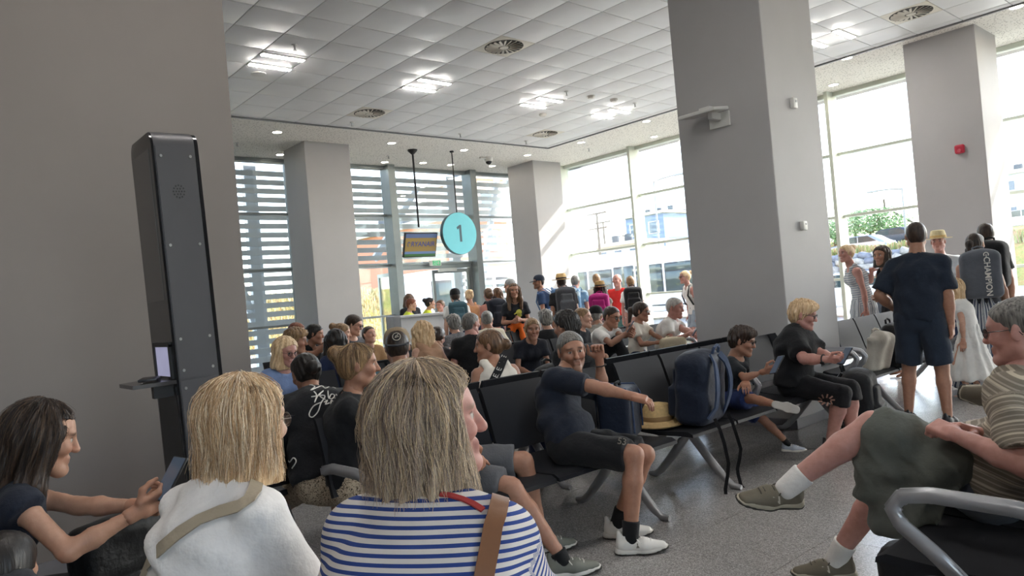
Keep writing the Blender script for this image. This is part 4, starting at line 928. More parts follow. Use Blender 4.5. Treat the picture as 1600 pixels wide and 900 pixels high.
def person(label, head_at, face, sit=True, stature=None, sex='m', build=1., lean=5, hunch=12, side=0, twist=0, head=(0, 0, 0), hands=None, hpose=None, feet=None, knees=None, toes=None,
           skin='light', hair=('short', None), top=None, bottom=None, shoes=None, hat=None, glasses=None, lod=2, seat=.44, child=False, belly=0, bust=None, elbow=None, palm=None, group=None, torso=1., face_hair=0, brow='3a2c22', body_res=None, name='person', socks=None, slouch=False, smin=.88, nl=1.):
    """head_at = world position of the head centre; face = heading in degrees (world); limbs reach their targets by IK.
    hands/feet targets: world points ('w', p) or local points (forward, left, up)."""
    R0 = (.0044, .007, .0105)[lod]; RB = body_res or (.0155, .0215, .03)[lod]; RC = (.0098, .0165, .024)[lod]
    hc = np.asarray(head_at, float); f = sex == 'f'; hs = (.86 if child else (.95 if f else 1.))
    if f and lod == 0: hs = .97
    if sit:
        pelz = seat+.1*(.8 if child else 1)
        if child: s = np.clip((hc[2]-pelz)/((.52+.165)*math.cos(math.radians(lean*.9+hunch*.35))), .55, 1.)*torso; sl_ = s*1.02
        else:
            s0 = s = (.94 if f else 1.)*torso
            def top_z(l, h, s): return pelz+s*(.15*math.cos(math.radians(l))*math.cos(math.radians(side*.5))+(.19*math.cos(math.radians(l+h*.5))+.18*math.cos(math.radians(l+h))+.15*nl*math.cos(math.radians((l+h)*.8)))*math.cos(math.radians(side)))
            while top_z(lean, hunch, s) > hc[2] and s > smin*s0: s *= .99
            e = 0
            while top_z(lean, hunch, s) > hc[2] and e < 80:
                e += 1
                if slouch: lean -= .6; hunch += .5; side += .5*(slouch-1)
                else: lean += .55; hunch += .45
            while top_z(lean, hunch, s) < hc[2] and s < 1.14: s *= 1.01
            pelz += max(0, hc[2]-top_z(lean, hunch, s)); sl_ = max(s, s0)
    else:
        st = hc[2]+.12*hs; s = st/1.75; pelz = .95*s; sl_ = s
    bb = build*s
    def dr(a, l=0): a, l = math.radians(a), math.radians(l); return A(math.sin(a)*math.cos(l), math.sin(l), math.cos(a)*math.cos(l))
    pel = A(0, 0, pelz); waist = pel+dr(lean, side*.5)*.15*s; chest = waist+dr(lean+hunch*.5, side)*.19*s; neck = chest+dr(lean+hunch, side)*.18*s
    spine = dr(lean+hunch*.4, side)
    tw = math.radians(twist); lat0 = A(0, 1, 0); lat = A(-math.sin(tw), math.cos(tw), math.sin(math.radians(side))*-.6); lat /= np.linalg.norm(lat); fw = np.cross(lat, spine); fw /= np.linalg.norm(fw)
    hl = neck+dr(lean*.6+hunch*.7, side)*.135*s+fw*.035*s
    if sit: hl = neck+dr((lean+hunch)*.8, side)*.15*nl*s+fw*.02
    fr = math.radians(face); cf, sf = math.cos(fr), math.sin(fr)
    def w2l(p): p = np.asarray(p, float)-origin; return A(p[0]*cf+p[1]*sf, -p[0]*sf+p[1]*cf, p[2])
    # stand the figure so that the head sits at its measured place
    origin = A(hc[0]-(hl[0]*cf-hl[1]*sf), hc[1]-(hl[0]*sf+hl[1]*cf), 0); hl[2] = hc[2]
    def tgt(v): return w2l(v[1]) if isinstance(v[0], str) else A(*v)
    root = empty(name, tuple(origin), fr, label=label, cat='person', group=group)
    shw = (.178 if not f else .158)*s*(.92 if child else 1); sh = {q: neck-spine*.085*s+lat*k*shw for q, k in (('L', 1), ('R', -1))}
    hip = {q: pel+lat0*k*.088*s-A(0, 0, .02) for q, k in (('L', 1), ('R', -1))}
    hands = hands or {}; feet = feet or {}; knees = knees or {}; hpose = hpose or {}; elbow = elbow or {}; toes = toes or {}; palm = palm or {}
    arm = {}; legp = {}
    for q, k in (('L', 1), ('R', -1)):
        d = A(.27*s, k*.13, pelz+.13) if sit else A(.04, k*.23*s, .83*s)
        t = tgt(hands[q]) if q in hands else d
        e, wv = ik(sh[q], t, .285*s, .25*s, elbow.get(q, (-.5, k*.55, -.7))); arm[q] = (e, wv)
        d = A(.46*sl_, k*.13, .085) if sit else A(.0+.04*k, k*.1*s, .085)
        t = tgt(feet[q]) if q in feet else d
        kn, an = ik(hip[q], t, .44*sl_, .42*sl_, knees.get(q, (1, k*.15, .8) if sit else (1, k*.1, 0))); legp[q] = (kn, an)
    # ---- continuous body
    def torso_pr(off, k=.04):
        w_ = 1.02 if f else 1.
        L = [cone(pel-A(0, 0, .03), waist, .105*bb, (.092 if f else .1)*bb, k, lat0, 1.5 if f else 1.38, off=off), cone(waist, chest, (.092 if f else .1)*bb, .113*bb*w_, k, lat, 1.34 if f else 1.38, off=off),
             cone(chest, neck-spine*.08*s, .113*bb*w_, .082*bb, k, lat, 1.42, off=off), cone(neck-spine*.055*s, sh['L'], .048*bb, .052*bb, .04, off=off), cone(neck-spine*.055*s, sh['R'], .048*bb, .052*bb, .04, off=off)]
        if belly: L.append(ell((pel+waist)/2+fw*(.05+.05*belly)*bb, A(.1+.05*belly, .15+.03*belly, .13)*bb+off, .06))
        if f and (bust is None or bust > 0):
            bq = 1. if bust is None else bust
            for k2 in (1, -1): L.append(ell(chest+fw*.085*bb+lat*k2*.07*s-spine*.0*s, A(.055, .06, .062)*bq*bb+off, .04))
        return L
    def arm_pr(q, off, upto=2., flare=0.): 
        e, wv = arm[q]; b1 = bb*(.9 if f else 1)
        if upto <= 1.: return [cone(sh[q], sh[q]+(e-sh[q])*upto, .052*b1, .045*b1+flare, .03, off=off, cut1=True)]
        L = [cone(sh[q], e, .05*b1, .039*b1, .03, off=off)]
        if upto >= 2.: L += [cone(e, e+(wv-e)*.35, .04*b1, .041*b1, .02, off=off), cone(e+(wv-e)*.35, wv, .041*b1, .027*b1, .02, off=off)]
        else: L += [cone(e, e+(wv-e)*(upto-1), .041*b1, .033*b1+flare, .02, off=off, cut1=True)]
        return L
    def leg_pr(q, off, upto=2., flare=0.):
        kn, an = legp[q]; h = hip[q]; b1 = (bb+1)/2 if not child else bb
        if upto <= 1.: return [cone(h, h+(kn-h)*upto, .088*b1, (.088-.03*upto)*b1+flare, .012, off=off, cut1=True)]
        L = [cone(h, kn, .086*b1, .056*b1, .03, off=off)]
        if upto >= 2.: L += [cone(kn, kn+(an-kn)*.33, .054*b1, .055*b1, .02, off=off), cone(kn+(an-kn)*.33, an, .055*b1, .035*b1, .02, off=off)]
        else: L += [cone(kn, kn+(an-kn)*(upto-1), .056*b1, .05*b1+flare, .02, off=off, cut1=True)]
        return L
    HR = rotm(math.radians(head[0]+twist*.0), math.radians(head[1]), math.radians(head[2]))
    def toe_dir(q):
        if q in toes: v = A(*toes[q])
        else: v = A(1, .12*(1 if q == 'L' else -1), 0)
        return v/np.linalg.norm(v)
    pr = torso_pr(0)+[cone(neck-spine*.03*s, hl+HR@A(-.025, 0, -.05)*hs, .06*bb if not f else .05*bb, (.055 if not f else .047)*hs, .035)]
    for q in 'LR': pr += arm_pr(q, 0)+leg_pr(q, 0)+([] if shoes else [cone(legp[q][1]-A(0, 0, .03), legp[q][1]+toe_dir(q)*.13-A(0, 0, .055), .032*sl_, .022*sl_, .02)])
    V, Q = sdf_mesh(pr, RB); base = np.array(srgb(SKINT[skin])); C = np.tile(base, (len(V), 1))
    hV, hQ, hw = head_template(R0, 'f' if f else 'm')
    HV = hV@HR.T*hs+hl; HC = np.tile(base, (len(hV), 1))
    def mixc(w_, col, k): HC[:] = HC*(1-w_[:, None]*k)+np.array(srgb(col))*w_[:, None]*k
    mixc(hw['cheek'], 'c4735f', .2)
    if face_hair: mixc(hw['beard'], brow, face_hair)
    mixc(hw['lip'], 'a05a50', .6 if f else .3); mixc(hw['lash'], '4a3328', .6 if f else .35); mixc(hw['brow'], brow, .8); mixc(hw['eye'], 'bfb6ae', 1.); mixc(hw['iris'], '33241c', 1.)
    VV, QQ, CC = [V, HV], [Q, hQ+len(V)], [C, HC]; n = len(V)+len(HV)
    wrist = {}
    for q, k in (('L', 1), ('R', -1)):
        e, wv = arm[q]; x = wv-e; x = x/np.linalg.norm(x); pn = A(*palm[q]) if q in palm else (A(.0, -k*.35, -1.) if sit else A(.1, -k*1., .0)); z = -(pn-x*(pn@x)); z /= np.linalg.norm(z)+1e-9; y = np.cross(z, x)
        ps = hpose.get(q, 'relaxed')
        if lod == 2 and ps == 'relaxed': pass
        tv, tq = hand_template(ps, .0048 if lod == 0 else (.0082 if lod == 1 else .0115)); tv = tv*(1 if not f else .92)*(.82 if child else 1.)
        if k < 0: tv = tv*A(1, -1, 1); tq = tq[:, ::-1]
        hv = wv+tv@np.stack([x, y, z]); VV.append(hv); QQ.append(tq+n); CC.append(np.tile(base*A(1., .94, .92), (len(hv), 1))); n += len(hv)
        wrist[q] = (wv, x, y, z)
    me = np_mesh('body', np.concatenate(VV), np.concatenate(QQ)); set_col(me, np.concatenate(CC)); obj('body', me, SKIN, root)
    # ---- clothes
    def garment(nm, prims, m, sub=(), post=None, res=RC, wr=None, stripe=None, seed=0):
        wfn = wrinkle(wr if wr is not None else (.0045 if lod < 2 else .005), 26, seed+len(label))
        def pf(F, P):
            F = wfn(F, P)
            return post(F, P) if post else F
        V, Q = sdf_mesh(prims, res, sub, pf); me = np_mesh(nm, V, Q)
        if stripe:
            at = me.attributes.new('stripe', 'FLOAT', 'POINT'); at.data.foreach_set('value', stripe(V).astype(np.float32))
        return obj(nm, me, m, root), V, Q
    info = dict(root=root, w2l=w2l, chest=chest, neck=neck, spine=spine, lat=lat, fw=fw, pel=pel, sh=sh, arm=arm, legp=legp, hl=hl, HR=HR, hs=hs, s=s, waist=waist, wrist=wrist, origin=origin, face=fr)
    if top:
        off = top.get('off', .012); sv = top.get('sleeve', .6); pr = torso_pr(off)
        pr[0] = cone(pel-A(0, 0, top.get('drop', .02)) if sit else pel-A(0, 0, .06*s), waist, .108*bb, .1*bb, .04, lat0, 1.5 if f else 1.4, off=off+.004, cut0=True)
        nk = top.get('neck', .075); sub = [ell(neck+fw*.045*s+spine*.02, A(nk, nk, nk*.8), .008)]
        if sv <= 0: # sleeveless: leave the shoulders bare
            for q in 'LR': sub.append(cone(sh[q]+lat*(.03 if q == 'L' else -.03)-spine*.03, sh[q]+spine*.08+lat*(.05 if q == 'L' else -.05), .06*bb, .08, .01))
            sub = []; pr = [p for i_, p in enumerate(pr) if i_ not in (2, 3, 4)]; pr.append(cone(chest, chest+spine*.095*s, .113*bb, .1*bb, .03, lat, 1.36, off=off, cut1=True))
            for k2 in (1, -1):
                L_ = [chest+fw*.118*bb+lat*k2*.075*s+spine*.03*s, neck+fw*.05*s+lat*k2*.085*s-spine*.035*s, neck-fw*.01*s+lat*k2*.088*s+spine*.004, neck-fw*.055*s+lat*k2*.083*s-spine*.04*s, chest-fw*.108*bb+lat*k2*.075*s+spine*.04*s]
                w_ = .012 if top.get('tank') else .02
                for a_, b_ in zip(L_, L_[1:]): pr.append(cone(a_, b_, w_+.012, w_+.012, .015, lat, 1.5))
        else:
            for q in 'LR': pr += arm_pr(q, off+.003, sv, .012 if sv <= 1 else .004)
        sub2 = sub+[cone(neck-spine*.02, hl, .052*bb if not f else .045*bb, .05, .006)]
        def sfun(V):
            dT = np.min([pdist(p, V) for p in pr[:5]], 0); out = (V-pel)@spine
            for q in 'LR':
                e, wv = arm[q]; ax_ = (e-sh[q])/np.linalg.norm(e-sh[q]); dA = pdist(cone(sh[q]+ax_*.05, e, .05*bb, .045*bb, off=off), V); m_ = dA < dT-.004; out[m_] = ((V-sh[q])@ax_)[m_]
            return out
        o_, V, Q = garment(top.get('name', 'shirt'), pr, top['m'], sub2, stripe=sfun if top.get('stripe') else None, wr=top.get('wr'), seed=1); info['top'] = (V, Q); info['top_obj'] = o_
    if bottom:
        off = bottom.get('off', .01); L_ = bottom.get('len', .8); kd = bottom.get('kind', 'trousers')
        if kd == 'skirt':
            hem = bottom.get('hem', .35); a = pel+A(0, 0, .1*s); mid = pel-A(0, 0, .08); e_ = A(pel[0], 0, hem)
            pr = [cone(a, mid, .1*bb, .13*bb, .04, lat0, 1.42, off=off), cone(mid, e_, .14*bb, bottom.get('flare', .2), .05, lat0, 1.2, off=off, cut1=True)]
            fold = lambda F, P: F+.012*np.sin(np.arctan2(P[..., 1], P[..., 0])*11+P[..., 2]*1.5).astype(np.float32)
            o_, V, Q = garment(bottom.get('name', 'skirt'), pr, bottom['m'], post=fold, stripe=(lambda V: np.arctan2(V[:, 1], V[:, 0])*.2) if bottom.get('stripe') else None)
        else:
            pr = [cone(pel-A(0, 0, .035), pel+(waist-pel)*.75, .105*bb, .098*bb, .04, lat0, 1.5 if f else 1.38, off=off)]
            for q in 'LR': pr += leg_pr(q, off+.004, L_, bottom.get('flare', .014))
            o_, V, Q = garment(bottom.get('name', kd), pr, bottom['m'], seed=2, res=RC*(1.25 if L_ > 1 else 1.))
        info['bottom'] = (V, Q)
    if shoes:
        mu, ms, ml, mo = shoe_template('sneaker')
        for q in 'LR':
            kn, an = legp[q]; x = toe_dir(q); up = A(0, 0, 1) if not isinstance(toes.get(q), tuple) or len(toes[q]) < 4 else None
            if q in toes and abs(toes[q][2]) > .05: up = (kn-an)/np.linalg.norm(kn-an)
            up = up if up is not None else A(0, 0, 1); z = up-x*(up@x); z /= np.linalg.norm(z); y = np.cross(z, x)
            sc_ = 1.0*sl_*(.92 if f else 1.)
            M = Matrix(((x[0]*sc_, y[0]*sc_, z[0]*sc_, an[0]), (x[1]*sc_, y[1]*sc_, z[1]*sc_, an[1]), (x[2]*sc_, y[2]*sc_, z[2]*sc_, an[2]), (0, 0, 0, 1)))
            o_ = slot(obj('shoe', mu, None, root), shoes[0]); o_.matrix_local = M; slot(obj('sole', ms, None, o_), shoes[1])
            slot(obj('outsole', mo, None, o_), shoes[3] if len(shoes) > 3 else mat('outsole_dark', '35332f', .8))
            if lod < 2: slot(obj('laces', ml, None, o_), shoes[2] if len(shoes) > 2 else shoes[1])
            info['shoe_'+q] = (o_, M)
            if socks:
                d = (kn-an)/np.linalg.norm(kn-an); V, Q = sdf_mesh([cone(an-A(0, 0, .01), an+d*socks[1], .043*sl_*(bb+1)/2, .049*sl_*(bb+1)/2, .01, cut1=True)], .006); obj('sock', np_mesh('sock', V, Q), socks[0], root)
    HM = Matrix(((*(HR[0]*hs), hl[0]), (*(HR[1]*hs), hl[1]), (*(HR[2]*hs), hl[2]), (0, 0, 0, 1))); info['HM'] = HM
    if hair and hair[0]:
        hm = hair_template(hair[0], (.005, .0075, .0105)[lod]); o_ = slot(obj('hair', hm, None, root), hair[1]); o_.matrix_local = HM; info['hair'] = o_; info['hair_me'] = hm
    if hat:
        kind = hat[0]
        if kind == 'cap':
            b = B(); b.lathe([(.108, .03), (.109, .05), (.103, .09), (.082, .122), (.045, .14), (.008, .145)], 20, c=(-.02, 0, 0), sc=(1.02, .86)); o_ = b.build('cap', hat[1], root); o_.matrix_local = HM @ Matrix.Rotation(math.pi if 'back' in hat else 0, 4, 'Z'); info['cap'] = o_
            b = B(); poly = [(.05, .082), (.1, .08), (.15, .062), (.175, .0), (.15, -.062), (.1, -.08), (.05, -.082)]
            b.prism(poly, .034, .042, axis='z'); q_ = b.build('visor', hat[2] if len(hat) > 2 and hat[2] != 'back' else hat[1], o_); q_.rotation_euler = (0, math.radians(10), 0)
        else:
            b = B(); b.lathe([(.185, .045), (.19, .052), (.16, .05), (.108, .056), (.106, .1), (.09, .15), (.07, .158), (.02, .148)], 32, c=(-.02, 0, 0), sc=(1, .88)); o_ = b.build('straw_hat', hat[1], root); o_.matrix_local = HM
            b = B(); b.lathe([(.110, .058), (.1105, .06), (.1085, .085), (.107, .087)], 32, c=(-.02, 0, 0), sc=(1, .88)); b.build('hat_band', hat[2], o_)
    if glasses:
        b = B()
        for k in (1, -1):
            b.tube([(.1+.002*math.cos(t), k*.033+.023*math.cos(t), .006+.017*math.sin(t)) for t in [6.283*q_/16 for q_ in range(16)]], .0019, 5, closed=True)
            b.tube([(.099, k*.056, .01), (.06, k*.074, .012), (-.01, k*.083, .012), (-.025, k*.083, -.01)], .0018, 5)
        b.tube([(.102, -.01, .01), (.105, 0, .013), (.102, .01, .01)], .0019, 5)
        o_ = b.build('glasses', glasses[0], root); o_.matrix_local = HM
        for k in (1, -1): B().cyl((.0995, k*.033, .006), (.1005, k*.033, .006), .021, seg=16).build('lens', glasses[1], o_)
    PEOPLE[label] = info; return info
def surf_project(info, key, pts, direction, off=.003):
    """drop local points on a garment along `direction`"""
    V, Q = info[key]; t = BVHTree.FromPolygons([tuple(v) for v in V], [tuple(int(i) for i in q) for q in Q]); d = Vector(direction).normalized(); out = []; nn = []
    for p in pts:
        h = t.ray_cast(Vector(p)-d*.6, d)
        if h[0] is None: h = t.find_nearest(Vector(p))
        out.append(h[0]-d*off); nn.append(-d if h[1].dot(d) > 0 else h[1])
    return out, nn
def strap(info, name, key, pts, direction, width, m, off=.006, parent=None, thick=.004, wrap=False):
    o_, n = surf_project(info, key, pts, direction, off); 
    if wrap:
        fw_ = Vector(info['fw']); sp_ = Vector(info['spine']); p_ = o_[0]; o_ = [p_+fw_*.13-sp_*.06, p_+fw_*.07-sp_*.0]+o_; n = [fw_, sp_]+n
    return B().tube(o_, 0, flat=(width, thick, [tuple(v) for v in n])).build(name, m, parent or info['root'])
def strands(info, n, tones, seed=1, length=(.6, 1.0), rad=.0011, wob=.004, zmin=-.17, back=True, part=.0, flyaway=.05, fqr=(2, 5)):
    """single hairs laid over the hair shell as thin tubes"""
    me = info['hair_me']; r = np.random.RandomState(seed)
    nv = len(me.vertices); co = np.empty(nv*3, np.float32); me.vertices.foreach_get('co', co); co = co.reshape(-1, 3)
    t = BVHTree.FromPolygons([tuple(v) for v in co], [tuple(p.vertices) for p in me.polygons])
    c0 = Vector((-.02, 0, .035)); Vs, Qs, Cs = [], [], []; nseg = 9
    for _ in range(n):
        az = r.uniform(-math.pi, math.pi); th0 = r.uniform(.02, .9)**1.; ln = r.uniform(*length); pts = []
        ph, amp, fq = r.rand()*6.28, wob*r.uniform(.3, 1.3), r.uniform(*fqr); lift = r.uniform(0, .006)+(r.rand() < flyaway)*r.uniform(.004, .016); da = r.uniform(-.25, .25)
        for k in range(nseg):
            u = k/(nseg-1)*ln; a = az+da*u+amp*8*math.sin(u*fq+ph)
            s_ = th0+(u*(1.57-th0+1.5))
            if s_ < 1.57: d = Vector((math.cos(a)*math.sin(s_), math.sin(a)*math.sin(s_), math.cos(s_))); o_ = c0
            else: z = c0.z-(s_-1.57)*.135; d = Vector((math.cos(a), math.sin(a), 0)); o_ = Vector((c0.x, 0, z))
            if o_.z < zmin: break
            h = t.ray_cast(o_+d*.35, -d, .36)
            if h[0] is None: break
            pts.append(h[0]+d*(lift*(.3+u)-.0005))
        if len(pts) < 4: continue
        # stop hairs that fall across the face opening
        jump = [i for i in range(1, len(pts)) if (pts[i]-pts[i-1]).length > .055]
        if jump: pts = pts[:jump[0]]
        if len(pts) < 4: continue
        col = np.array(srgb(tones[r.randint(len(tones))]))*r.uniform(.8, 1.15); n0 = len(Vs)
        for i, p in enumerate(pts):
            d = (pts[min(i+1, len(pts)-1)]-pts[max(i-1, 0)]).normalized(); x = d.orthogonal().normalized(); y = d.cross(x); rr = rad*(1-.6*i/(len(pts)-1))
            for k in range(3): Vs.append(p+(x*math.cos(2.094*k)+y*math.sin(2.094*k))*rr); Cs.append(col)
        for i in range(len(pts)-1):
            for k in range(3): a, b_ = n0+3*i+k, n0+3*i+(k+1) % 3; Qs.append((a, b_, b_+3, a+3))
    m_ = np_mesh('strands', Vs, Qs); set_col(m_, Cs); o_ = obj('strands', m_, STRAND, info['hair']); tag(o_, kind='stuff'); return o_
# ================================================================== people: the crowd
def W(x, y, d): return ('w', atd(x, y, d))
def WZ(x, y, z): return ('w', atz(x, y, z))
HBLK = hairmat('hair_black', '0d0c0c', '2a2523'); HDBR = hairmat('hair_dark_brown', '1b1411', '45342a'); HBRN = hairmat('hair_brown', '3a281c', '77583e'); HLBR = hairmat('hair_light_brown', '5d4531', 'a88660')
HBLD = hairmat('hair_blonde', 'b48f66', 'f0d4ac'); HASH = hairmat('hair_ash_blonde', '94826f', 'dccab0'); HGRY = hairmat('hair_grey', '4d4b49', '9b9892'); HWHT = hairmat('hair_white', '9b9893', 'dad6cf'); HRED = hairmat('hair_auburn', '4a2416', '8a4c30')
HSALT = hairmat('hair_salt_pepper', '2c2a29', '85817b', 120)
CW, CBLK, CNAVY, CCHAR, CGREY = cloth('e4e2de'), cloth('17181b'), cloth('1f2736'), cloth('2c2e33'), cloth('6a6a6a')
JEAN = cloth('26304a', 'denim_dark'); JEANL = cloth('93a9bd', 'denim_light'); KHAKI = cloth('7b6f58'); TEAL = cloth('3d5a61'); OLIVE = cloth('4d5148')
LEO = spots('leopard_print', 'b7a791', '1e1a18', 42, .42, cc='8d7355'); FLORAL = spots('black_floral', '1a1a1d', 'd8d2c6', 13, .16)
GREYPAT = spots('grey_pattern', '6c6c70', '8f8f92', 30, .4); BANDANA = spots('black_white_print', '1c1c1f', 'b9b6ae', 38, .26)
TIE = spots('tie_dye_blue', '6f93b5', 'b6cbd8', 9, .45)
WSH = (mat('shoe_white', 'd9d7d2', .6), mat('sole_white', 'cfccc6', .6), mat('lace_white', 'e8e6e2', .7)); OSH = (mat('shoe_olive_suede', '6f685a', .9, bump=.3, bscale=300), mat('sole_grey_cream', 'a8a08e', .7), mat('lace_olive', '4e493f', .8)); BSH = (mat('shoe_black', '1c1c1f', .6), mat('sole_black', '202022', .7)); GSH = (mat('shoe_grey_green', '6e7068', .8), mat('sole_white', 'cfccc6')); ESH = (mat('shoe_beige', 'c9b394', .8), mat('sole_gum', 'b99a6c', .7), mat('lace_white', 'e8e6e2')); BLSH = (mat('shoe_bluegrey', 'a9b1bf', .7), mat('sole_white', 'cfccc6'), mat('lace_white', 'e8e6e2'), mat('outsole_pale', 'bdbab4', .7))
GLF = (mat('spectacle_frame', '1e1d1f', .3), glassmat('spectacle_lens', (.9, .92, .94))); GLT = (mat('spectacle_thin', '5a4a42', .3, .5), MATS['spectacle_lens']); SUNG = (mat('spectacle_frame', '1e1d1f'), mat('sunglass_lens', '2a2220', .1))
STRAW = mat('straw', 'c9ab78', .9, 0, .15, 40, bump=.6, bscale=180); STRAWB = mat('hat_band_dark', '3b3029', .8)
def loc2world(info, p): c, s_ = math.cos(info['face']), math.sin(info['face']); o = info['origin']; return Vector((o[0]+p[0]*c-p[1]*s_, o[1]+p[0]*s_+p[1]*c, p[2]))
def dir2world(info, p): c, s_ = math.cos(info['face']), math.sin(info['face']); return Vector((p[0]*c-p[1]*s_, p[0]*s_+p[1]*c, p[2]))
def worn(info, label, dims, m, mp=None, strapm=None, up=-.02, cat='backpack', name='backpack', group='backpacks worn in the queue', shift=0, pocket=True):
    y = -info['fw']; p = info['chest']+y*(.125*info['s'])+A(0, 0, up-dims[2]*.5)+info['lat']*shift; z = A(0, 0, 1); x = np.cross(y, z); x /= np.linalg.norm(x); y = np.cross(z, x)
    o, X, Y = loc2world(info, p), dir2world(info, x), dir2world(info, y)
    M = Matrix(((X[0], Y[0], 0, o[0]), (X[1], Y[1], 0, o[1]), (X[2], Y[2], 1, o[2]), (0, 0, 0, 1)))
    r = softbag(name, label, cat, M, dims, m, group=group, mp=mp, handle=True, res=.02, pocket=pocket)
    s = info['s']
    for k in (1, -1):
        a = info['lat']*k*.11*s; nk = info['neck']; fw = info['fw']
        B().tube([tuple(p2) for p2 in (np.array([(M.inverted() @ loc2world(info, q))[:] for q in (info['chest']-fw*.135*s+a+A(0, 0, .1), nk+a-fw*.06*s+A(0, 0, .035), nk+a+fw*.05*s+A(0, 0, .0), info['chest']+fw*.145*s+a*1.15, info['waist']+fw*.1*s+a*1.6, info['waist']-fw*.1*s+a*1.5)]))], 0, flat=(.05, .012, (0, 1, .3))).build('shoulder_strap', strapm or mp or m, r)
    return r
# ---------------- the nearest row, seen from behind
P1 = person('dark-haired child, only the crown showing at the lower left corner', atd(8, 896, 1.95), 40, sex='m', child=True, lean=8, hunch=12, head=(30, 14, 0), hair=('short', HBLK), top=dict(m=CCHAR), bottom=dict(m=CNAVY), lod=2, skin='olive')
P2 = person('young woman with long dark hair reading her phone beside the kiosk', atd(66, 686, 2.4), -2, sex='f', lean=2, hunch=20, head=(-4, 16, 0), hands=dict(R=W(215, 800, 2.3), L=W(232, 792, 2.42)), hpose=dict(L='grip', R='grip'), palm=dict(L=(.3, -.8, .5), R=(.3, .8, .5)), hair=('long', HDBR), top=dict(m=cloth('151b29'), sleeve=.16, neck=.08), bottom=dict(m=CBLK, len=1.9), lod=0, skin='olive', brow='1e1512')
strands(P2, 1400, ['17110f', '2a1f1a', '3c2c22', '5a4634', '241a16'], 2, rad=.0008, zmin=-.30, wob=.003)
p_ = P2['wrist']['L'][0]; phone('phone held up by the dark-haired young woman', atd(266, 748, 2.36), (-.75, -.25, .55), (.5, .1, .85))
P3 = person('blonde woman with bobbed hair and white t-shirt, beige strap across her back', atd(386, 664, 1.88), 14, sex='f', build=.92, lean=10, hunch=14, head=(-4, 4, 0), hands=dict(R=(.42, -.12, .62), L=(.45, .1, .62)), hair=('bob', HBLD), top=dict(m=cloth('e6e3e1'), sleeve=.75, neck=.085, off=.018, wr=.006), bottom=dict(m=JEANL, len=1.9, name='jeans'), lod=0, skin='fair', glasses=GLT)
strands(P3, 3500, ['c8a680', 'eccca4', 'fbe4c2', 'a88660', 'dcb98e', 'fff0d8', 'b8946c'], 3, rad=.0009, zmin=-.155, wob=.008, fqr=(4, 8))
P4 = person('large grey-blonde woman in a blue and white striped top, nearest the viewer', atd(676, 660, 1.54), 32, sex='f', build=1.34, nl=1.22, lean=4, hunch=14, head=(-62, -2, 0), hands=dict(R=(.4, -.15, .6), L=(.4, .15, .6)), hair=('shoulder', HASH), top=dict(m=attr_stripes('navy_white_stripes', '2f4584', 'd3cdc9', 0.0148, .45), sleeve=.8, neck=.1, stripe=True, off=.02, wr=.006), bottom=dict(m=CNAVY, len=1.9), lod=0, skin='ruddy', brow='8a7a68')
strands(P4, 4200, ['a08e82', 'bca692', 'd0bca2', '8c7c72', 'e2caa6', '98877a', 'c8ae8c'], 4, rad=.00085, zmin=-.235, wob=.013, flyaway=.2, fqr=(6, 11))
# ---------------- row facing them
SP = attr_stripes('polo_fine_stripes', 'a49a8c', '7f7669', .017, .3, cc='bdb29e')
P5 = person('grey-haired man with glasses and striped polo, legs crossed, front right', atd(1592, 517, 2.65), 92, slouch=True, smin=.945, lean=-4, hunch=14, head=(2, 6, 0), build=1.08, belly=.7, hands=dict(L=W(1494, 680, 2.58), R=W(1520, 676, 2.66)), hpose=dict(L='fist', R='relaxed'), feet=dict(L=W(1228, 760, 2.95), R=WZ(1305, 872, .1)), knees=dict(L=(.6, .1, 1), R=(1, -.1, .5)), toes=dict(L=(.62, .74, .12), R=(.75, .5, 0)),
    hair=('crop', HSALT), top=dict(m=SP, sleeve=.85, stripe=True, off=.018, neck=.07), bottom=dict(m=cloth('4a505a'), len=.85, name='shorts', flare=.02), shoes=OSH, socks=(CW, .09), glasses=GLF, lod=0, skin='ruddy', brow='6a6058')
P5b = person('person in the front right row mostly hidden behind the striped polo man', A(4.1, .66, 1.2), 92, hands=dict(), feet=dict(L=W(1500, 606, 4.1), R=(.5, -.1, .085)), knees=dict(L=(.3, .5, 1)), toes=dict(L=(.5, .8, .3)), hair=('short', HBRN), top=dict(m=CGREY), bottom=dict(m=KHAKI, len=.7, name='shorts'), shoes=OSH, lod=2, skin='tan')
P6 = person('man in a navy t-shirt and black shorts looking at the viewer, leaning on a suitcase', atd(893, 549, 4.45), -72, slouch=1.9, lean=0, hunch=14, build=1.06, belly=.2, head=(-48, 4, 4), hands=dict(R=W(1000, 622, 4.02), L=W(936, 560, 4.62)), hpose=dict(L='fist', R='relaxed'), elbow=dict(R=(.3, -.7, .3), L=(.2, .8, -.6)), palm=dict(R=(0, .2, -1), L=(0, 0, -1)), feet=dict(R=WZ(985, 838, .09), L=WZ(965, 815, .09)), knees=dict(L=(1, 0, .4), R=(1, 0, .4)), toes=dict(R=(.9, .5, 0), L=(.9, .45, 0)),
    hair=('crop', HSALT), top=dict(m=cloth('1b212e'), sleeve=.85, off=.014), bottom=dict(m=CBLK, len=.92, name='shorts', flare=.018), shoes=WSH, socks=(CBLK, .08), lod=0, skin='tan', face_hair=.35, brow='2b2320')
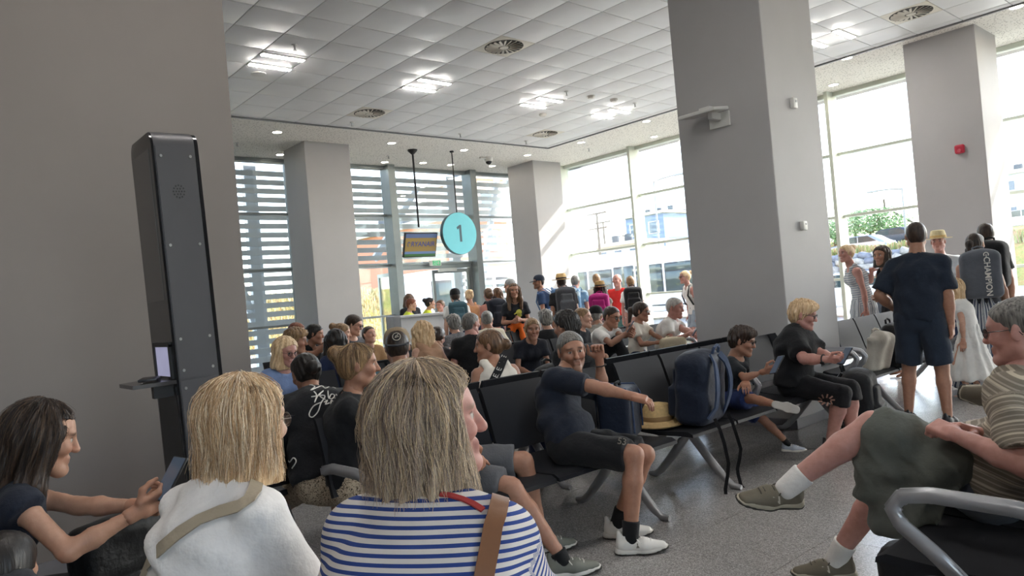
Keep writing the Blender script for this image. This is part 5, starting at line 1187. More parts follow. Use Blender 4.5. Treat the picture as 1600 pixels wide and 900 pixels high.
P9 = person('woman with her hair in a messy bun, black top and leopard trousers, in profile', atd(560, 572, 3.72), -32, slouch=True, sex='f', lean=0, hunch=14, head=(2, 2, 0), hands=dict(R=(.42, -.1, .6), L=(.4, .1, .6)), feet=dict(R=WZ(800, 855, .09), L=WZ(820, 838, .09)), toes=dict(R=(.9, .3, 0), L=(.9, .3, 0)), hair=('bun', HLBR), top=dict(m=CBLK, sleeve=.7), bottom=dict(m=LEO, len=1.45), shoes=ESH, lod=1, skin='tan', brow='3a2a20')
strands(P9, 500, ['5d4531', '8a6e50', 'b89a70', '45342a'], 5, rad=.001, zmin=-.08, length=(.3, .75))
P15 = person('man in frayed grey shorts with crossed ankles beside the striped woman', atd(655, 612, 3.9), -55, slouch=True, lean=0, hunch=20, head=(0, 10, 0), hands=dict(R=W(772, 748, 3.35), L=W(780, 742, 3.45)), hpose=dict(L='fist', R='fist'), feet=dict(R=WZ(878, 872, .09), L=WZ(846, 836, .09)), toes=dict(R=(.9, .35, 0), L=(.9, .3, 0)), hair=('crop', HDBR), top=dict(m=CCHAR, sleeve=.7), bottom=dict(m=cloth('55565a'), len=.88, name='shorts', flare=.022), shoes=GSH, socks=(CBLK, .04), lod=1, skin='tan')
P7 = person('boy with glasses and blue shorts reading a phone, leg crossed', atd(1160, 533, 5.35), -82, child=True, lean=8, hunch=18, head=(8, 16, 0), hands=dict(R=W(1196, 580, 5.1), L=W(1166, 606, 5.1)), hpose=dict(R='grip', L='relaxed'), palm=dict(R=(-.3, .6, .5), L=(0, 0, -1)), feet=dict(R=W(1222, 634, 4.9), L=WZ(1240, 700, .09)), knees=dict(R=(.8, -.2, 1), L=(1, 0, .3)), toes=dict(R=(.9, .3, -.25), L=(1, .2, 0)), hair=('tousled', HDBR), top=dict(m=cloth('1c2024'), sleeve=.75), bottom=dict(m=cloth('2a3a68'), len=.85, name='shorts', flare=.025), shoes=BLSH, socks=(CBLK, .05), glasses=GLF, lod=1, skin='tan', brow='1e1512')
phone('phone held by the boy with glasses', atd(1214, 570, 5.0), (-.55, .35, .55), (.55, -.1, .7))
P8 = person('heavyset woman with short blonde hair, glasses and black clothes on her phone', atd(1255, 492, 5.75), -80, sex='f', torso=.96, build=1.42, lean=2, hunch=14, head=(6, 16, 0), hands=dict(R=W(1296, 562, 5.35), L=W(1304, 560, 5.5)), hpose=dict(R='grip', L='grip'), palm=dict(R=(0, .6, .6), L=(0, -.6, .6)), feet=dict(R=WZ(1298, 690, .09), L=WZ(1330, 684, .09)), hair=('tousled', HBLD), top=dict(m=CBLK, sleeve=.8, off=.025, wr=.006), bottom=dict(m=cloth('1a1a1d'), len=1.22, flare=.02), shoes=BSH, glasses=GLT, lod=1, skin='ruddy', brow='8a6a50')
phone('phone in the hands of the heavyset woman in black', atd(1320, 556, 5.3), (-.6, .3, .6), (.55, -.2, .7))
# ---------------- rows behind, facing away
P10 = person('woman bending forward in a black top with white handwriting on the back', atd(478, 584, 4.25), 78, sex='f', build=1.15, lean=26, hunch=26, head=(10, 20, 0), hands=dict(R=(.5, -.1, .6), L=(.5, .1, .6)), feet=dict(L=WZ(424, 812, .09)), hair=('lowbun', HBLK), top=dict(m=cloth('15161a'), sleeve=1.6, off=.022), bottom=dict(m=LEO, len=1.2), shoes=BSH, lod=1, skin='tan')
P12 = person('man in a teal shirt with a tan cap worn backwards', atd(621, 543, 5.0), 70, lean=18, hunch=16, head=(-12, 4, 0), hair=('crop', HDBR), hat=('cap', cloth('8a7a64'), CCHAR, 'back'), top=dict(m=cloth('42646c'), sleeve=.8, off=.016), bottom=dict(m=JEAN, len=1.9), lod=1, skin='tan')
P13 = person('woman with a low bun and white tank top, lettered strap across her back', atd(764, 541, 5.15), 72, sex='f', lean=2, hunch=10, head=(64, 2, 0), hair=('lowbun', HBRN), top=dict(m=cloth('dcd6cc'), sleeve=0, neck=.09, tank=True), bottom=dict(m=JEAN, len=1.9), lod=1, skin='tan', brow='2b1e18')
P22 = person('person with spiky black hair seen from behind', atd(885, 511, 5.6), 92, lean=6, hunch=12, head=(0, 6, 0), hair=('spiky', HBLK), top=dict(m=CBLK), bottom=dict(m=JEAN, len=1.9), lod=1, skin='tan')
P14 = person('short-haired man in a black t-shirt turning right in the middle rows', atd(736, 506, 7.9), 62, build=1.12, lean=4, hunch=12, head=(-52, 2, 0), hair=('crop', HSALT), top=dict(m=CBLK, off=.02), bottom=dict(m=JEAN, len=1.9), lod=1, skin='ruddy')
P30 = person('woman with long wavy blonde hair seen from behind', atd(660, 520, 7.7), 88, sex='f', lean=8, hunch=12, head=(-10, 6, 0), hair=('longwave', HBLD), top=dict(m=cloth('b58f74'), sleeve=0), bottom=dict(m=JEAN, len=1.9), lod=1, skin='light')
P31 = person('dark-haired woman with bare shoulders bending beside the wavy blonde', atd(684, 527, 8.1), 60, sex='f', lean=26, hunch=18, head=(-30, 25, 0), hair=('pony', HDBR), top=dict(m=cloth('3a3638'), sleeve=0, tank=True), bottom=dict(m=CBLK, len=1.9), lod=2, skin='tan')
P32 = person('grey-haired woman in a patterned grey shirt, back turned', atd(709, 506, 9.3), 80, sex='f', build=1.1, lean=6, hunch=14, hair=('tousled', HGRY), top=dict(m=GREYPAT, sleeve=.9), bottom=dict(m=CCHAR, len=1.9), lod=2, skin='light')
P33 = person('man with cropped grey hair and beige shirt seen from behind', atd(761, 499, 10.2), 75, lean=6, hunch=12, head=(-25, 0, 0), hair=('crop', HGRY), top=dict(m=cloth('c9c0ac'), sleeve=.8), bottom=dict(m=KHAKI, len=1.9), lod=2, skin='tan')
P21 = person('grey curly-haired person in black seen from behind', atd(853, 499, 8.95), 80, sex='f', lean=6, hunch=12, head=(-20, 0, 0), hair=('tousled', HGRY), top=dict(m=CBLK), bottom=dict(m=CBLK, len=1.9), lod=2, skin='light')
P24 = person('man in a black cap and grey t-shirt in the middle rows', atd(932, 494, 9.6), 60, lean=8, hunch=14, head=(-40, 6, 0), hair=('crop', HGRY), hat=('cap', CBLK), top=dict(m=cloth('8d8a84')), bottom=dict(m=CCHAR, len=1.9), lod=2, skin='tan')
# ---------------- rows behind, facing the viewer
P11 = person('blonde woman with glasses and a light blue top facing the viewer', atd(447, 550, 6.05), -92, sex='f', build=1.1, lean=8, hunch=14, head=(16, 14, 0), hair=('bob', HBLD), top=dict(m=cloth('7f95c0'), sleeve=.8, neck=.09), bottom=dict(m=CNAVY, len=1.9), glasses=GLT, lod=1, skin='ruddy', brow='8a6a50')
P27 = person('light-haired person in black leaning behind the woman in light blue', atd(462, 533, 6.9), -60, lean=12, hunch=16, head=(20, 8, 0), hair=('tousled', HLBR), top=dict(m=CBLK), bottom=dict(m=JEAN, len=1.9), lod=2, skin='tan')
P27b = person('auburn-haired woman in the far left seats', atd(464, 520, 8.6), -70, sex='f', lean=8, hunch=14, head=(10, 10, 0), hair=('short', HRED), top=dict(m=CCHAR), bottom=dict(m=CBLK, len=1.9), lod=2, skin='light')
P28 = person('dark-haired woman stretching out a bare arm in the far left seats', atd(492, 522, 8.4), -60, sex='f', lean=10, hunch=14, head=(20, 12, 0), hands=dict(L=W(528, 524, 8.0), R=W(520, 530, 8.1)), elbow=dict(L=(0, .3, .6)), hair=('pony', HBLK), top=dict(m=CBLK, sleeve=0), bottom=dict(m=CBLK, len=1.9), lod=2, skin='tan')
P29 = person('woman with long black hair seen from behind in the far left seats', atd(524, 533, 7.2), 80, sex='f', lean=10, hunch=12, hair=('long', HBLK), top=dict(m=cloth('1e2a48')), bottom=dict(m=JEAN, len=1.9), lod=2, skin='tan')
P29b = person('brown-haired woman with pinned-up hair beside the man with the toddler', atd(534, 521, 8.3), -30, sex='f', lean=10, hunch=14, head=(0, 10, 0), hair=('bun', HLBR), top=dict(m=CCHAR), bottom=dict(m=JEAN, len=1.9), lod=2, skin='light')
P25 = person('man with glasses and a dark grey shirt looking down at a toddler', atd(553, 508, 9.0), -80, lean=8, hunch=14, head=(30, 18, 0), hair=('short', HDBR), top=dict(m=cloth('54565c'), sleeve=.9), bottom=dict(m=JEAN, len=1.9), glasses=GLF, lod=1, skin='light')
P26 = person('toddler in a beige top sitting by the man in grey', atd(577, 523, 8.7), -95, child=True, lean=2, hunch=8, head=(10, -6, 0), hair=('crop', HDBR), top=dict(m=spots('beige_print', 'b08d68', '8a6a4a', 40, .3), sleeve=.9), bottom=dict(m=KHAKI, len=1.9), lod=2, skin='light', seat=.5)
P20 = person('girl in a dark t-shirt facing the viewer in the middle rows', atd(832, 514, 7.7), -110, sex='f', lean=2, hunch=14, head=(-12, 8, 0), hair=('pony', HLBR), hands=dict(R=(.36, -.1, .58), L=(.36, .08, .58)), top=dict(m=cloth('1d2029')), bottom=dict(m=JEAN, len=1.9), lod=1, skin='tan')
P23 = person('brown-haired youth in a dark polo shirt in profile', atd(911, 497, 8.2), -70, sex='f', lean=2, hunch=12, head=(10, 2, 0), hair=('crop', HLBR), top=dict(m=cloth('24262c')), bottom=dict(m=CBLK, len=1.9), lod=1, skin='light')
P17 = person('young man in a white t-shirt and glasses looking at his phone', atd(956, 495, 8.5), -78, lean=0, hunch=18, head=(-10, 16, 0), hands=dict(R=W(980, 520, 8.2), L=W(988, 524, 8.2)), hpose=dict(R='grip', L='grip'), palm=dict(R=(-.3, .6, .5), L=(-.3, -.6, .5)), feet=dict(R=(.5, -.05, .4), L=(.55, .12, .09)), knees=dict(R=(.6, -.1, 1)), hair=('crop', HDBR), top=dict(m=CW), bottom=dict(m=CBLK, len=1.95), shoes=BSH, glasses=GLF, lod=1, skin='tan')
phone('phone held up by the young man in white', atd(985, 510, 8.1), (-.5, .5, .5), (.3, -.3, .8))
P18 = person('woman with a dark ponytail and cream t-shirt, jeans crossed', atd(1002, 487, 8.8), -76, sex='f', lean=0, hunch=12, head=(8, 8, 0), hands=dict(R=W(1030, 535, 8.5), L=W(1040, 532, 8.5)), feet=dict(R=W(1018, 585, 8.0), L=(.5, .05, .09)), knees=dict(R=(.8, .2, 1)), hair=('pony', HDBR), top=dict(m=cloth('dcd5c9')), bottom=dict(m=JEAN, len=1.95), shoes=BSH, glasses=SUNG, lod=1, skin='tan')
P19 = person('white-haired man in a white t-shirt against the tall column', atd(1055, 481, 8.7), -70, build=1.1, lean=-2, hunch=12, head=(-10, 10, 0), hands=dict(R=W(1076, 522, 8.4), L=W(1084, 520, 8.4)), hpose=dict(L='grip'), hair=('crop', HWHT), top=dict(m=CW, off=.02), bottom=dict(m=OLIVE, len=1.95), shoes=BSH, lod=1, skin='ruddy', brow='8a8078')
phone('phone held by the white-haired man', atd(1087, 516, 8.2), (-.5, .5, .5), (.3, -.3, .8))
# ---------------- the queue
def q(label, px_, py_, d, face, **k): k.setdefault('lod', 2); k.setdefault('bottom', dict(m=JEAN, len=1.95)); return person(label, atd(px_, py_, d), face, sit=False, **k)
Q34 = q('smiling woman in a black printed t-shirt, orange jacket round her waist', 803, 455, 11.4, -128, sex='f', head=(4, 0, 0), hands=dict(R=(.24, -.06, 1.02), L=(.26, .06, 1.04)), hpose=dict(R='grip', L='grip'), hair=('long', HBRN), top=dict(m=cloth('23262c')), bottom=dict(m=KHAKI, len=1.95), skin='tan', lod=1)
Q35 = q('person in a dark cap with a teal backpack in the queue', 711, 463, 12.6, 60, hair=('crop', HDBR), hat=('cap', CBLK), top=dict(m=CW), skin='light'); worn(Q35, 'teal backpack on the person in the dark cap', (.32, .18, .44), cloth('3f5d68'))
Q36 = q('blonde woman with pinned-up hair in the queue', 733, 462, 13.6, 70, sex='f', hair=('bun', HBLD), top=dict(m=cloth('b5845f'), sleeve=0, tank=True), skin='tan')
Q37 = q('person in coral with a black backpack in the queue', 763, 461, 12.4, 75, sex='f', hair=('lowbun', HBRN), top=dict(m=cloth('c98a7c')), skin='ruddy'); worn(Q37, 'black backpack on the person in coral', (.32, .2, .48), cloth('1d212c'))
Q38 = q('long-haired woman in a patterned top in the queue', 777, 460, 13.6, 60, sex='f', hair=('long', HBRN), top=dict(m=GREYPAT), skin='light')
Q39 = q('man in a grey cap behind the smiling woman', 796, 447, 14.2, 150, hair=('crop', HGRY), hat=('cap', cloth('8d8f90')), top=dict(m=cloth('9a9a98')), skin='light')
Q40 = q('man in a navy cap and blue shirt looking left', 841, 441, 13.6, 120, head=(40, 0, 0), hair=('crop', HDBR), hat=('cap', CNAVY), top=dict(m=cloth('2e4468')), skin='tan', face_hair=.4); worn(Q40, 'blue daypack on the man in the navy cap', (.26, .14, .4), cloth('5d7fa8'), shift=-.06)
Q41 = q('man in a straw hat and black t-shirt with a grey backpack', 877, 441, 12.8, 55, build=1.08, hair=('crop', HDBR), hat=('straw', STRAW, STRAWB), top=dict(m=CBLK), skin='tan'); worn(Q41, 'dark grey backpack on the man in the straw hat', (.34, .2, .5), cloth('46484d'), mp=cloth('515459'))
Q42 = q('grey-haired man in a tie-dye blue shirt', 899, 440, 14, 30, hair=('crop', HGRY), top=dict(m=TIE), skin='ruddy'); worn(Q42, 'pale blue backpack on the grey-haired man', (.3, .18, .45), TIE)
Q43 = q('woman in a brimmed straw hat with a magenta backpack', 938, 452, 12.6, 35, sex='f', hair=('long', HDBR), hat=('straw', mat('straw_dark', 'a98a5c', .9, 0, .15, 40, bump=.6, bscale=180), STRAWB), top=dict(m=cloth('8f8b86'), sleeve=.2), skin='tan'); worn(Q43, 'magenta backpack on the woman in the straw hat', (.34, .2, .46), cloth('a3216f'))
Q44 = q('brown-haired woman behind the straw hat woman', 932, 437, 15, 40, sex='f', hair=('short', HLBR), top=dict(m=cloth('b7b0a4')), skin='light')
Q45 = q('bald man in a red polo shirt standing in the sun', 964, 438, 14.4, -150, head=(-20, 0, 0), hair=('balding', HWHT), top=dict(m=cloth('d4322f')), bottom=dict(m=cloth('4f7a74'), len=.9, name='shorts'), skin='ruddy')
Q46 = q('woman with a black shoulder bag and backpack by the window', 985, 441, 14, 45, sex='f', hair=('short', HLBR), top=dict(m=CW), bottom=dict(m=cloth('b98a7c'), len=.6, name='shorts'), skin='ruddy'); worn(Q46, 'black backpack on the woman by the window', (.34, .22, .46), CBLK)
Q47 = q('woman with a bun and sunglasses beside the tall column', 1070, 433, 13, 150, sex='f', hair=('bun', HBLD), top=dict(m=CW, sleeve=0), bottom=dict(m=cloth('8d98a4'), len=.7, name='shorts'), skin='ruddy', glasses=SUNG); worn(Q47, 'black daypack on the woman with a bun', (.28, .16, .38), CBLK)
Q48 = q('blonde woman in a pale striped dress by the right window', 1322, 396, 9.7, 130, sex='f', head=(25, 0, 0), hands=dict(R=W(1362, 424, 9.5)), hair=('bun', HBLD), top=dict(m=attr_stripes('dress_stripes', '8f98a4', 'c9cbcc', .03, .4), sleeve=0, tank=True, stripe=True), bottom=dict(kind='skirt', m=attr_stripes('dress_stripes', '8f98a4', 'c9cbcc', .03, .4), hem=.25, flare=.26, stripe=True), skin='ruddy', lod=1)
Q49 = q('dark-haired woman in a black floral dress by the right window', 1377, 400, 9.0, 150, sex='f', head=(20, 0, 0), hands=dict(R=(.25, -.02, 1.0), L=(.26, .1, 1.02)), hpose=dict(R='grip'), hair=('bob', HDBR), top=dict(m=FLORAL, sleeve=0, tank=True), bottom=dict(kind='skirt', m=FLORAL, hem=.5, flare=.24), skin='tan', lod=1)
Q50 = q('big man in a navy t-shirt and shorts standing with his back turned', 1431, 369, 6.4, 8, build=1.12, head=(20, 4, 0), feet=dict(L=(.05, .16, .085), R=(-.05, -.16, .085)), hands=dict(L=(.16, .2, .98)), hair=('crop', HDBR), top=dict(m=cloth('1f2836'), sleeve=.85, off=.018, wr=.006), bottom=dict(m=cloth('26303f'), len=.95, name='shorts', off=.014, flare=.025), shoes=BSH, lod=1, skin='tan', face_hair=.5)
Q51 = q('man in a cream fedora facing the viewer beside the right column', 1466, 378, 9.6, 190, hair=('crop', HGRY), hat=('straw', mat('straw_pale', 'd8cba4', .9, 0, .1, 40), STRAW), top=dict(m=cloth('c3cbd2')), skin='ruddy', lod=1)
Q52 = q('woman with a dark ponytail and striped skirt carrying a grey backpack', 1524, 382, 7.6, 20, sex='f', head=(-28, 2, 0), hair=('pony', HDBR), top=dict(m=cloth('3f3f44'), sleeve=0), bottom=dict(kind='skirt', m=attr_stripes('skirt_stripes', '4c5468', 'c4c5c6', .034, .5), hem=.08, flare=.3, stripe=True), skin='tan', lod=1)
bag52 = worn(Q52, 'grey backpack lettered in white on the woman in the striped skirt', (.36, .22, .5), cloth('5a5e66'), mp=cloth('6a6e76'), strapm=CBLK, up=.0, pocket=False)
Q53 = q('man in a dark olive shirt with a black backpack at the right edge', 1540, 366, 8.5, 0, head=(20, 0, 0), hair=('short', HDBR), top=dict(m=cloth('3a3d38')), skin='tan', lod=1); worn(Q53, 'big black backpack on the man at the right edge', (.4, .26, .55), CBLK, shift=-.1)
Q54 = q('girl in a white dress partly hidden by the big man', 1488, 452, 7.3, 100, sex='f', hair=('long', HBLD), child=True, top=dict(m=CW, sleeve=.3), bottom=dict(kind='skirt', m=CW, hem=.2, flare=.22), skin='light', lod=1)
# gate staff
HV = mat('hi_vis_yellow', 'd4e23a', .7, 0, .05)
S1 = q('gate agent with short auburn hair and a yellow vest behind the counter', 643, 476, 14.0, -40, sex='f', stature=1.65, head=(0, 10, 0), hair=('short', HRED), top=dict(m=HV, sleeve=.3, off=.02), skin='light')
S2 = q('dark-haired gate agent in a yellow vest behind the counter', 672, 474, 14.6, -30, sex='f', hair=('bun', HBLK), top=dict(m=HV, sleeve=.3, off=.02), skin='light')
S3 = q('brown-haired woman standing behind the gate agents', 639, 468, 15.2, 60, sex='f', hair=('long', HBRN), top=dict(m=CCHAR), skin='tan')
S4 = q('passenger facing the gate agents across the counter', 688, 478, 14.8, 200, sex='f', hair=('short', HBRN), top=dict(m=cloth('c9a08c')), skin='ruddy')
# ================================================================== prints, straps and bags
def decal(me, info, key, M, direction, m, name, off=.003):
    """lettering or emblem laid on a garment: me is flat in xy, M places it in local space"""
    V, Q = info[key]; t = BVHTree.FromPolygons([tuple(v) for v in V], [tuple(int(i) for i in q) for q in Q]); d = Vector(direction).normalized()
    bmq = bmesh.new(); bmq.from_mesh(me); bmesh.ops.triangulate(bmq, faces=bmq.faces[:]); bmesh.ops.subdivide_edges(bmq, edges=[e for e in bmq.edges if e.calc_length() > .02], cuts=2)
    for v in bmq.verts:
        p = M @ Vector((v.co.x, v.co.y, 0)); h = t.ray_cast(p-d*.5, d)
        v.co = (h[0] if h[0] is not None else p)-d*(off+v.co.z)
    bmq.to_mesh(me); bmq.free(); return obj(name, me, m, info['root'])
def w2l_dir(info, v): c, s_ = math.cos(info['face']), math.sin(info['face']); return Vector((v[0]*c+v[1]*s_, -v[0]*s_+v[1]*c, v[2]))
def px_path(info, key, pts, d, width, m, name, off=.006, thick=.004, wrap=False):
    L = [info['w2l'](atd(x, y, d)) for x, y in pts]; cd = w2l_dir(info, ray(*pts[len(pts)//2])); return strap(info, name, key, L, cd, width, m, off, thick=thick, wrap=wrap)
# beige strap across the white t-shirt, brown strap and red collar of the striped woman
px_path(P3, 'top', [(402, 752), (396, 766), (386, 780), (368, 792), (340, 800), (310, 812), (280, 832), (252, 856), (228, 880), (208, 905), (196, 930)], 1.75, .032, cloth('a79a86', 'strap_beige'), 'bag_strap', off=.012)
px_path(P4, 'top', [(782, 776), (780, 788), (776, 806), (770, 825), (766, 850), (760, 880), (754, 915), (748, 950)], 1.45, .036, mat('leather_brown', '7a5236', .5, bump=.2), 'bag_strap', off=.01, thick=.006)
px_path(P4, 'top', [(690, 772), (705, 774), (722, 779), (738, 786), (752, 795)], 1.5, .012, cloth('a83a38', 'collar_red'), 'collar_trim', off=.008)
# white handwriting on the bending woman's back
WINK = mat('print_white', 'd9d6cf', .8)
wr = [[(483, 594), (489, 593), (484, 600), (492, 604), (486, 610), (495, 606), (503, 603), (508, 607), (516, 604), (524, 607)], [(491, 612), (495, 618), (492, 628), (497, 618), (505, 611), (499, 618), (508, 624)], [(512, 611), (513, 622), (517, 616), (522, 618), (518, 623), (513, 622)], [(524, 616), (528, 622), (522, 622)],
      [(487, 620), (507, 618), (501, 630), (497, 642), (489, 650), (484, 646), (490, 634), (502, 628)], [(506, 628), (511, 625), (508, 631), (514, 629)], [(516, 632), (517, 625), (522, 630), (523, 625)], [(446, 718), (451, 708), (456, 714), (462, 707), (466, 712), (460, 722)]]
b = B(); cd = w2l_dir(P10, ray(500, 620))
def smooth(p):
    out = []
    for i in range(len(p)-1):
        a, b_, c_, d_ = [np.array(p[min(max(j, 0), len(p)-1)], float) for j in (i-1, i, i+1, i+2)]
        for t in (0, .25, .5, .75): out.append(tuple(.5*(2*b_+(c_-a)*t+(2*a-5*b_+4*c_-d_)*t*t+(3*b_-a-3*c_+d_)*t**3)))
    return out+[p[-1]]
wr = [smooth(s_) for s_ in wr]
for s_ in wr:
    o_, n_ = surf_project(P10, 'top', [P10['w2l'](atd(x, y, 4.1)) for x, y in s_], cd, .004); b.tube(o_, .0036, 5)
tag(b.build('handwriting_print', WINK, P10['root']), kind='stuff')
# lettered strap of the woman in the tank top
st = px_path(P13, 'top', [(790, 553), (786, 563), (780, 577), (773, 591), (766, 605)], 5.1, .06, CBLK, 'lettered_strap', off=.012)
cd = w2l_dir(P13, ray(780, 577)); pts, _n = surf_project(P13, 'top', [P13['w2l'](atd(x, y, 5.1)) for x, y in ((788, 557), (784, 567), (780, 577), (775, 587), (770, 597))], cd, .018)
for p_, ch in zip(pts, 'ELEEE'):
    a = Vector(pts[0])-Vector(pts[-1]); me = text_mesh(ch, .05, .001, .01); o_ = obj('strap_letter', me, WINK, P13['root']); o_.matrix_local = frame_m(Vector(p_), a, -cd)
# yellow hand print and orange jacket of the smiling woman
cd = -Vector(Q34['fw']); c_ = Vector(Q34['chest'])+Vector(Q34['lat'])*.05-Vector((0, 0, .0)); b = B()
b.lathe([(.045, 0), (.045, .002)], 16)
for x, y in ((-.035, .075), (-.012, .1), (.012, .1), (.035, .08)): b.tube([(x*.6, .03, .001), (x, y, .001)], .011, 6)
b.tube([(.03, 0, .001), (.075, .03, .001)], .011, 6); decal(b.mesh('hand_print'), Q34, 'top', frame_m(c_, -Vector(Q34['lat']), -cd), cd, mat('print_yellow', 'c6c65a', .8), 'hand_print')
ORG = cloth('d9641e', 'jacket_orange'); pl = Q34['pel']; s_ = Q34['s']
V, Q = sdf_mesh([cone(pl+A(0, 0, .06), pl+A(0, 0, .1), .125*s_, .12*s_, .03, A(0, 1, 0), 1.42), cone(pl+A(.14, .05, .08), pl+A(.17, .1, -.24), .04, .05, .03), cone(pl+A(.14, -.05, .08), pl+A(.17, -.09, -.2), .04, .05, .03), ell(pl+A(.15, 0, .07), (.04, .05, .04), .03), cone(pl+A(-.12, 0, .06), pl+A(-.15, 0, -.3), .07, .06, .05, A(0, 1, 0), 2.)], .016, post=wrinkle(.006, 17, 5)); obj('tied_jacket', np_mesh('tied_jacket', V, Q), ORG, Q34['root'])
# round patch on the backwards cap: faces the viewer
cp = P12['cap']; vd = Vector((-.105, 0, .085))
hv = (P12['HM'].inverted() @ Vector(P12['w2l'](CP))); dv = (hv-Vector((-.02, 0, .08))).normalized(); ctr = Vector((-.02, 0, .072))+Vector((dv.x*.108, dv.y*.095, .0))
inv = Matrix.Rotation(math.pi, 4, 'Z')
for r_, m_, of in ((.034, mat('patch_black', '1d1c1e', .8), .0), (.029, mat('patch_cream', 'b9b2a4', .8), .002), (.024, MATS['patch_black'], .004)):
    b = B(); b.cyl((0, 0, of-.006), (0, 0, of), r_, seg=24); o_ = b.build('cap_patch', m_, cp); o_.matrix_local = inv.inverted() @ frame_m(ctr, Vector((0, 0, 1)).cross(dv), Vector((dv.x, dv.y, .35)))
b = B()
for q_ in range(6): b.box((random.uniform(-.012, .012), random.uniform(-.012, .012), .005), (.012, .004, .002), rot=(0, 0, q_*.9))
o_ = tag(b.build('patch_emblem', MATS['patch_cream'], cp), kind='stuff'); o_.matrix_local = inv.inverted() @ frame_m(ctr, Vector((0, 0, 1)).cross(dv), Vector((dv.x, dv.y, .35)))
# lettering on the grey backpack (local y = outwards)
me = text_mesh('CHAMPION', .075, .002, .015); o_ = obj('lettering', me, WINK, bag52); o_.matrix_local = frame_m(Vector((-.05, .232, .22)), (0, 0, -1), (0, 1, 0))
b = B(); b.tube([(.02*math.cos(t), .02*math.sin(t), 0) for t in [.9+.45*k for k in range(11)]], .005, 6); b.box((.012, 0, 0), (.026, .008, .008)); o_ = b.build('emblem', WINK, bag52); o_.matrix_local = frame_m(Vector((-.05, .228, .44)), (0, 0, -1), (0, 1, 0))
# white mark on the magenta backpack
mb = [o for o in bpy.data.objects if o.get('label') == 'magenta backpack on the woman in the straw hat'][0]
for k in (1, -1): b = B(); b.tube([(.05*math.cos(t), .232, .14+k*.022+k*-.03*math.sin(t)) for t in [.5+.27*i for i in range(9)]], .008, 6); b.build('arc_mark', WINK, mb)
# number on the black shorts, mark on the shoes
cd = w2l_dir(P6, ray(973, 690)); me = text_mesh('53', .05, .001, .01); p_ = P6['w2l'](atd(972, 690, 4.2)); r_ = w2l_dir(P6, CR*.85-CU*.15); decal(me, P6, 'bottom', frame_m(Vector(p_), r_, -cd), cd, mat('print_grey', '6d6a63', .8), 'number_print')
so_, M_ = P5['shoe_L'] if 'shoe_L' in P5 else (None, None)
for q_ in 'LR':
    so_ = P5['shoe_'+q_][0]
    for k in (1, -1):
        me = text_mesh('N', .042, .0015, .02); o_ = obj('letter_mark', me, mat('shoe_mark_cream', 'b9b2a4', .7), so_); o_.matrix_local = frame_m(Vector((.05, k*.0475, -.036)), (-k, 0, .1), (0, k, .45))
for q_ in 'LR':
    so_ = P6['shoe_'+q_][0]
    for k in (1, -1):
        b = B()
        for dx in (-.011, .011): b.sph((dx, .008, 0), .004, 6); b.prism([(dx-.009, -.012), (dx+.009, -.012), (dx, .006)], -.001, .001, axis='z')
        o_ = tag(b.build('seated_pair_mark', mat('print_grey', '6d6a63'), so_), kind='stuff'); o_.matrix_local = frame_m(Vector((.04, k*.0455, -.036)), (-k, 0, 0), (0, k, .45))
for q_ in 'LR':
    so_ = P9['shoe_'+q_][0]
    for k in (1, -1):
        for i in range(3): o_ = B().box((.02+.02*i, k*.045, -.035), (.008, .004, .045), rot=(0, .35, 0)).build('side_stripe', CBLK, so_)
# petals cut into the leggings of the woman in black
cd = w2l_dir(P8, ray(1290, 625)); b = B()
for i in range(9): t = i*6.283/9; b.box((.045*math.cos(t), .03*math.sin(t), 0), (.03, .011, .001), rot=(0, 0, t*.9))
decal(b.mesh('petal_cutouts'), P8, 'bottom', frame_m(Vector(P8['w2l'](atd(1291, 625, 5.4))), w2l_dir(P8, CR), -cd), cd, SKIN, 'petal_cutouts')
tag(bpy.data.objects['petal_cutouts'], kind='stuff'); bpy.data.objects['petal_cutouts'].material_slots[0].material = mat('petal_skin', 'a98576', .6)
# ---------------- bags and loose things
def TM(x, y, z, rz, rx=0): return Matrix.Translation((x, y, z)) @ Matrix.Rotation(rz, 4, 'Z') @ Matrix.Rotation(rx, 4, 'X')
NAVYB = cloth('1e2738', 'navy_nylon', rough=.6)
e = empty('cabin_bag', (3.5, 3.08, .44), math.radians(28), label='navy cabin bag the man in navy rests his arm on', cat='bag')
V, Q = sdf_mesh([rbox((0, 0, .17), (.14, .07, .13), .035)], .012, post=wrinkle(.002, 12, 2)); obj('body', np_mesh('body', V, Q), NAVYB, e)
for x in (-.13, .13): B().tube([(x, -.115, .06), (x, -.115, .28), (x, -.08, .335), (x, .08, .335), (x, .115, .28), (x, .115, .06)], .007, 6).build('piping', cloth('3b4a66', 'piping_blue'), e)
B().tube([(-.06, 0, .335), (-.05, 0, .36), (.05, 0, .36), (.06, 0, .335)], .01, 6).build('handle', CBLK, e)
e = empty('straw_hat', (3.98, 3.16, .445), .3, label='straw sun hat lying on the seat beside the navy backpack', cat='hat')
B().lathe([(.2, .0), (.205, .008), (.16, .018), (.12, .03), (.112, .10), (.09, .135), (.04, .145)], 32, sc=(1, .9)).build('crown_and_brim', STRAW, e); B().lathe([(.1225, .032), (.123, .035), (.12, .06), (.1175, .062)], 32, sc=(1, .9)).build('band', mat('band_tan', '9a7c54', .8), e)
bp = softbag('backpack', 'navy backpack with hanging straps standing on the seat', 'backpack', TM(4.16, 2.80, .44, math.radians(12), math.radians(4)), (.4, .24, .5), NAVYB, straps=.05, sm=cloth('33425c', 'strap_navy'), res=.012)
